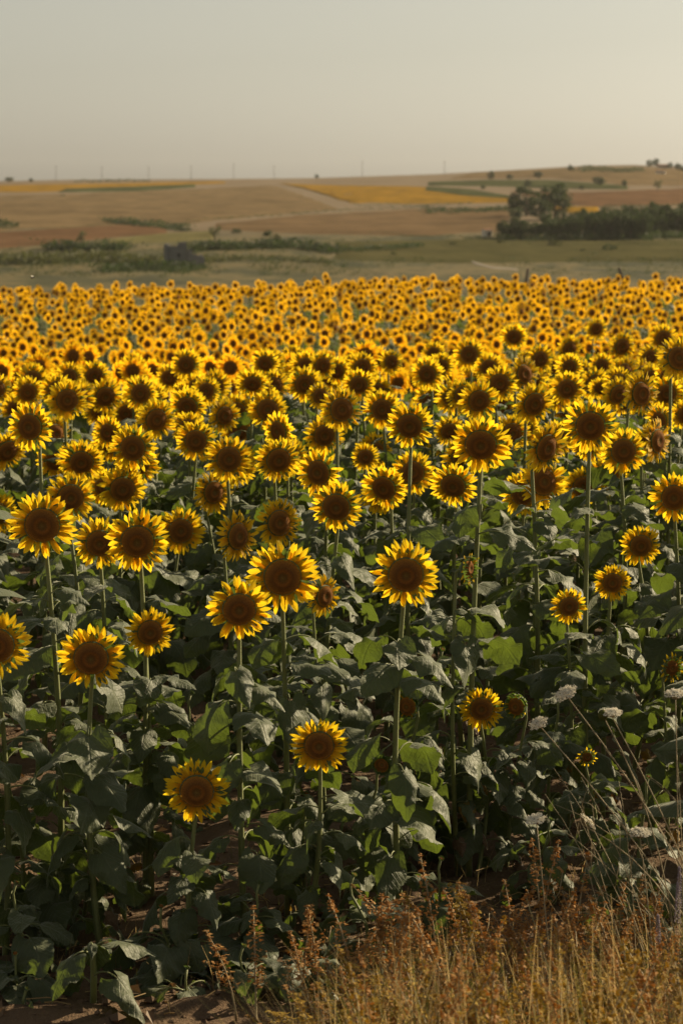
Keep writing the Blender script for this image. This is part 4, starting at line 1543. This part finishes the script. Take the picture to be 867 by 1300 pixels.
def house(px, py, wpx, hpx, label, rz, wallm, depth=1.0, gable=0.45):
    g = on_ground(px, py)
    k = g.y / F_PX
    w_, h = wpx * k / 2, hpx * k
    dp = w_ * depth
    rt = empty('farm_building', (g.x, g.y, g.z - 0.2), rz)
    tag(rt, label, 'building')
    b = MB()
    b.box((0, 0, h / 2), (w_, dp, h / 2))
    for s in (-1, 1):
        b.add([(s * w_, -dp, h), (s * w_, dp, h), (s * w_, 0, h + dp * gable)], [(0, 1, 2)])
    obj('wall', b.mesh('wall', [wallm], False), rt)
    b = MB()
    for s in (-1, 1):
        e = 1.12
        b.add([(-w_ * 1.04, s * dp * e, h - dp * gable * 0.12 + 0.05), (w_ * 1.04, s * dp * e, h - dp * gable * 0.12 + 0.05), (w_ * 1.04, 0, h + dp * gable + 0.05), (-w_ * 1.04, 0, h + dp * gable + 0.05),
               (-w_ * 1.04, s * dp * e, h - dp * gable * 0.12 + 0.2), (w_ * 1.04, s * dp * e, h - dp * gable * 0.12 + 0.2), (w_ * 1.04, 0, h + dp * gable + 0.2), (-w_ * 1.04, 0, h + dp * gable + 0.2)],
              [(0, 1, 2, 3), (4, 7, 6, 5), (0, 4, 5, 1), (1, 5, 6, 2), (0, 3, 7, 4)])
    obj('roof', b.mesh('roof', [M['rooftile']], False), rt)
    b = MB()
    b.box((w_ * 0.2, -dp - 0.02, min(1.0, h * 0.4)), (0.45, 0.04, min(1.0, h * 0.4)))
    obj('door', b.mesh('door', [M['dark']], False), rt)
    for s in (-0.55, 0.65):
        b = MB()
        b.box((w_ * s, -dp - 0.02, h * 0.6), (w_ * 0.1, 0.04, h * 0.14))
        obj('window', b.mesh('window', [M['dark']], False), rt)


house(618, 300, 11, 8, 'small white hut at the end of the dark grove', 0.3, M['white'], 0.7)
house(841, 213, 14, 3, 'long low farm building on the ridge', 0.1, M['stone'], 0.5)
house(838, 221, 12, 3.5, 'pale farm shed below the ridge trees', -0.2, M['white'], 0.5)

for px, py in ((72, 210), (130, 211), (189, 211), (243, 210), (297, 207), (348, 210), (460, 204), (564, 204)):
    t = px
    g = on_ground(px, np.interp(px, [0, 100, 300, 400, 550, 640], [230, 228, 227, 226, 221, 216]) + 2)
    h = P(px, py, g.y).z - g.z
    rt = empty('utility_pole', (g.x, g.y, g.z - 0.5))
    tag(rt, 'thin utility pole with crossarm on the bare skyline', 'pole', 'utility poles along the ridge')
    b = MB()
    b.tube([(0, 0, 0), (0, 0, h + 0.5)], [0.20, 0.13], 7)
    obj('pole', b.mesh('pole', [M['wood']]), rt)
    b = MB()
    b.box((0, -0.16, h - 0.6), (1.1, 0.07, 0.08))
    obj('crossarm', b.mesh('crossarm', [M['wood']], False), rt)

for (px, py, d, tl, lab) in ((670, 341, 62, 0.15, 'short dark stake standing behind the far edge of the sunflowers'), (785, 340, 62, -0.45, 'dark stake leaning steeply behind the far edge of the sunflowers')):
    t = P(px, py, d)
    z = gzs(t.x, t.y)
    b = MB()
    h = t.z - z
    b.tube([(0, 0, -0.1), (math.sin(tl) * h * 0.5, 0, h * 0.55), (math.sin(tl) * h * 0.9, 0, h)], [0.05, 0.05, 0.035], 6)
    b.tube([(math.sin(tl) * h * 0.62, 0, h * 0.7), (math.sin(tl) * h * 0.62 + 0.1, 0.02, h * 0.66)], 0.012, 4)
    o = obj('stake', b.mesh('stake', [M['wood']]), None, (t.x - math.sin(tl) * h * 0.9, t.y, z))
    tag(o, lab, 'stake')

# a small flying insect over the field
ip = P(42, 353, 8.6)
rt = empty('insect', ip, 0.6)
tag(rt, 'tiny flying insect hovering in the air above the sunflowers', 'insect')
b = MB()
b.tube([(-0.007, 0, 0), (-0.004, 0, 0.001), (0.0, 0, 0.0015), (0.003, 0, 0.0012), (0.0055, 0, 0.001), (0.007, 0, 0.0)], [0.0006, 0.0021, 0.0024, 0.0015, 0.0016, 0.0006], 8)
obj('body', b.mesh('body', [M['dark']]), rt)
for sgn in (-1, 1):
    b = MB()
    b.add([(0.001, 0, 0.002), (0.002, sgn * 0.004, 0.006), (-0.001, sgn * 0.008, 0.010), (-0.004, sgn * 0.007, 0.009), (-0.003, sgn * 0.002, 0.004)], [(0, 1, 2, 3, 4)])
    obj('wing', b.mesh('wing', [M['carrot']], False), rt)

# ------------------------------------------------------------------ summer haze
hz = MB()
lo_, hi_ = -60.0, 42.0
hz.box((0, 1450, (lo_ + hi_) / 2), (2150, 1950, (hi_ - lo_) / 2))
N = NT('haze_air')
N.t.nodes.remove(N.bsdf)
pv = N.n('ShaderNodeVolumePrincipled')
pv.inputs['Color'].default_value = (0.93, 0.92, 0.88, 1)
pv.inputs['Density'].default_value = 0.000032
pv.inputs['Anisotropy'].default_value = 0.3
N.l(pv.outputs[0], N.out.inputs['Volume'])
USE_HAZE = True
if USE_HAZE:
    o = obj('haze', hz.mesh('haze', [N.mat], False))
    tag(o, 'pale summer haze over the valley and hills', 'haze', kind='stuff')
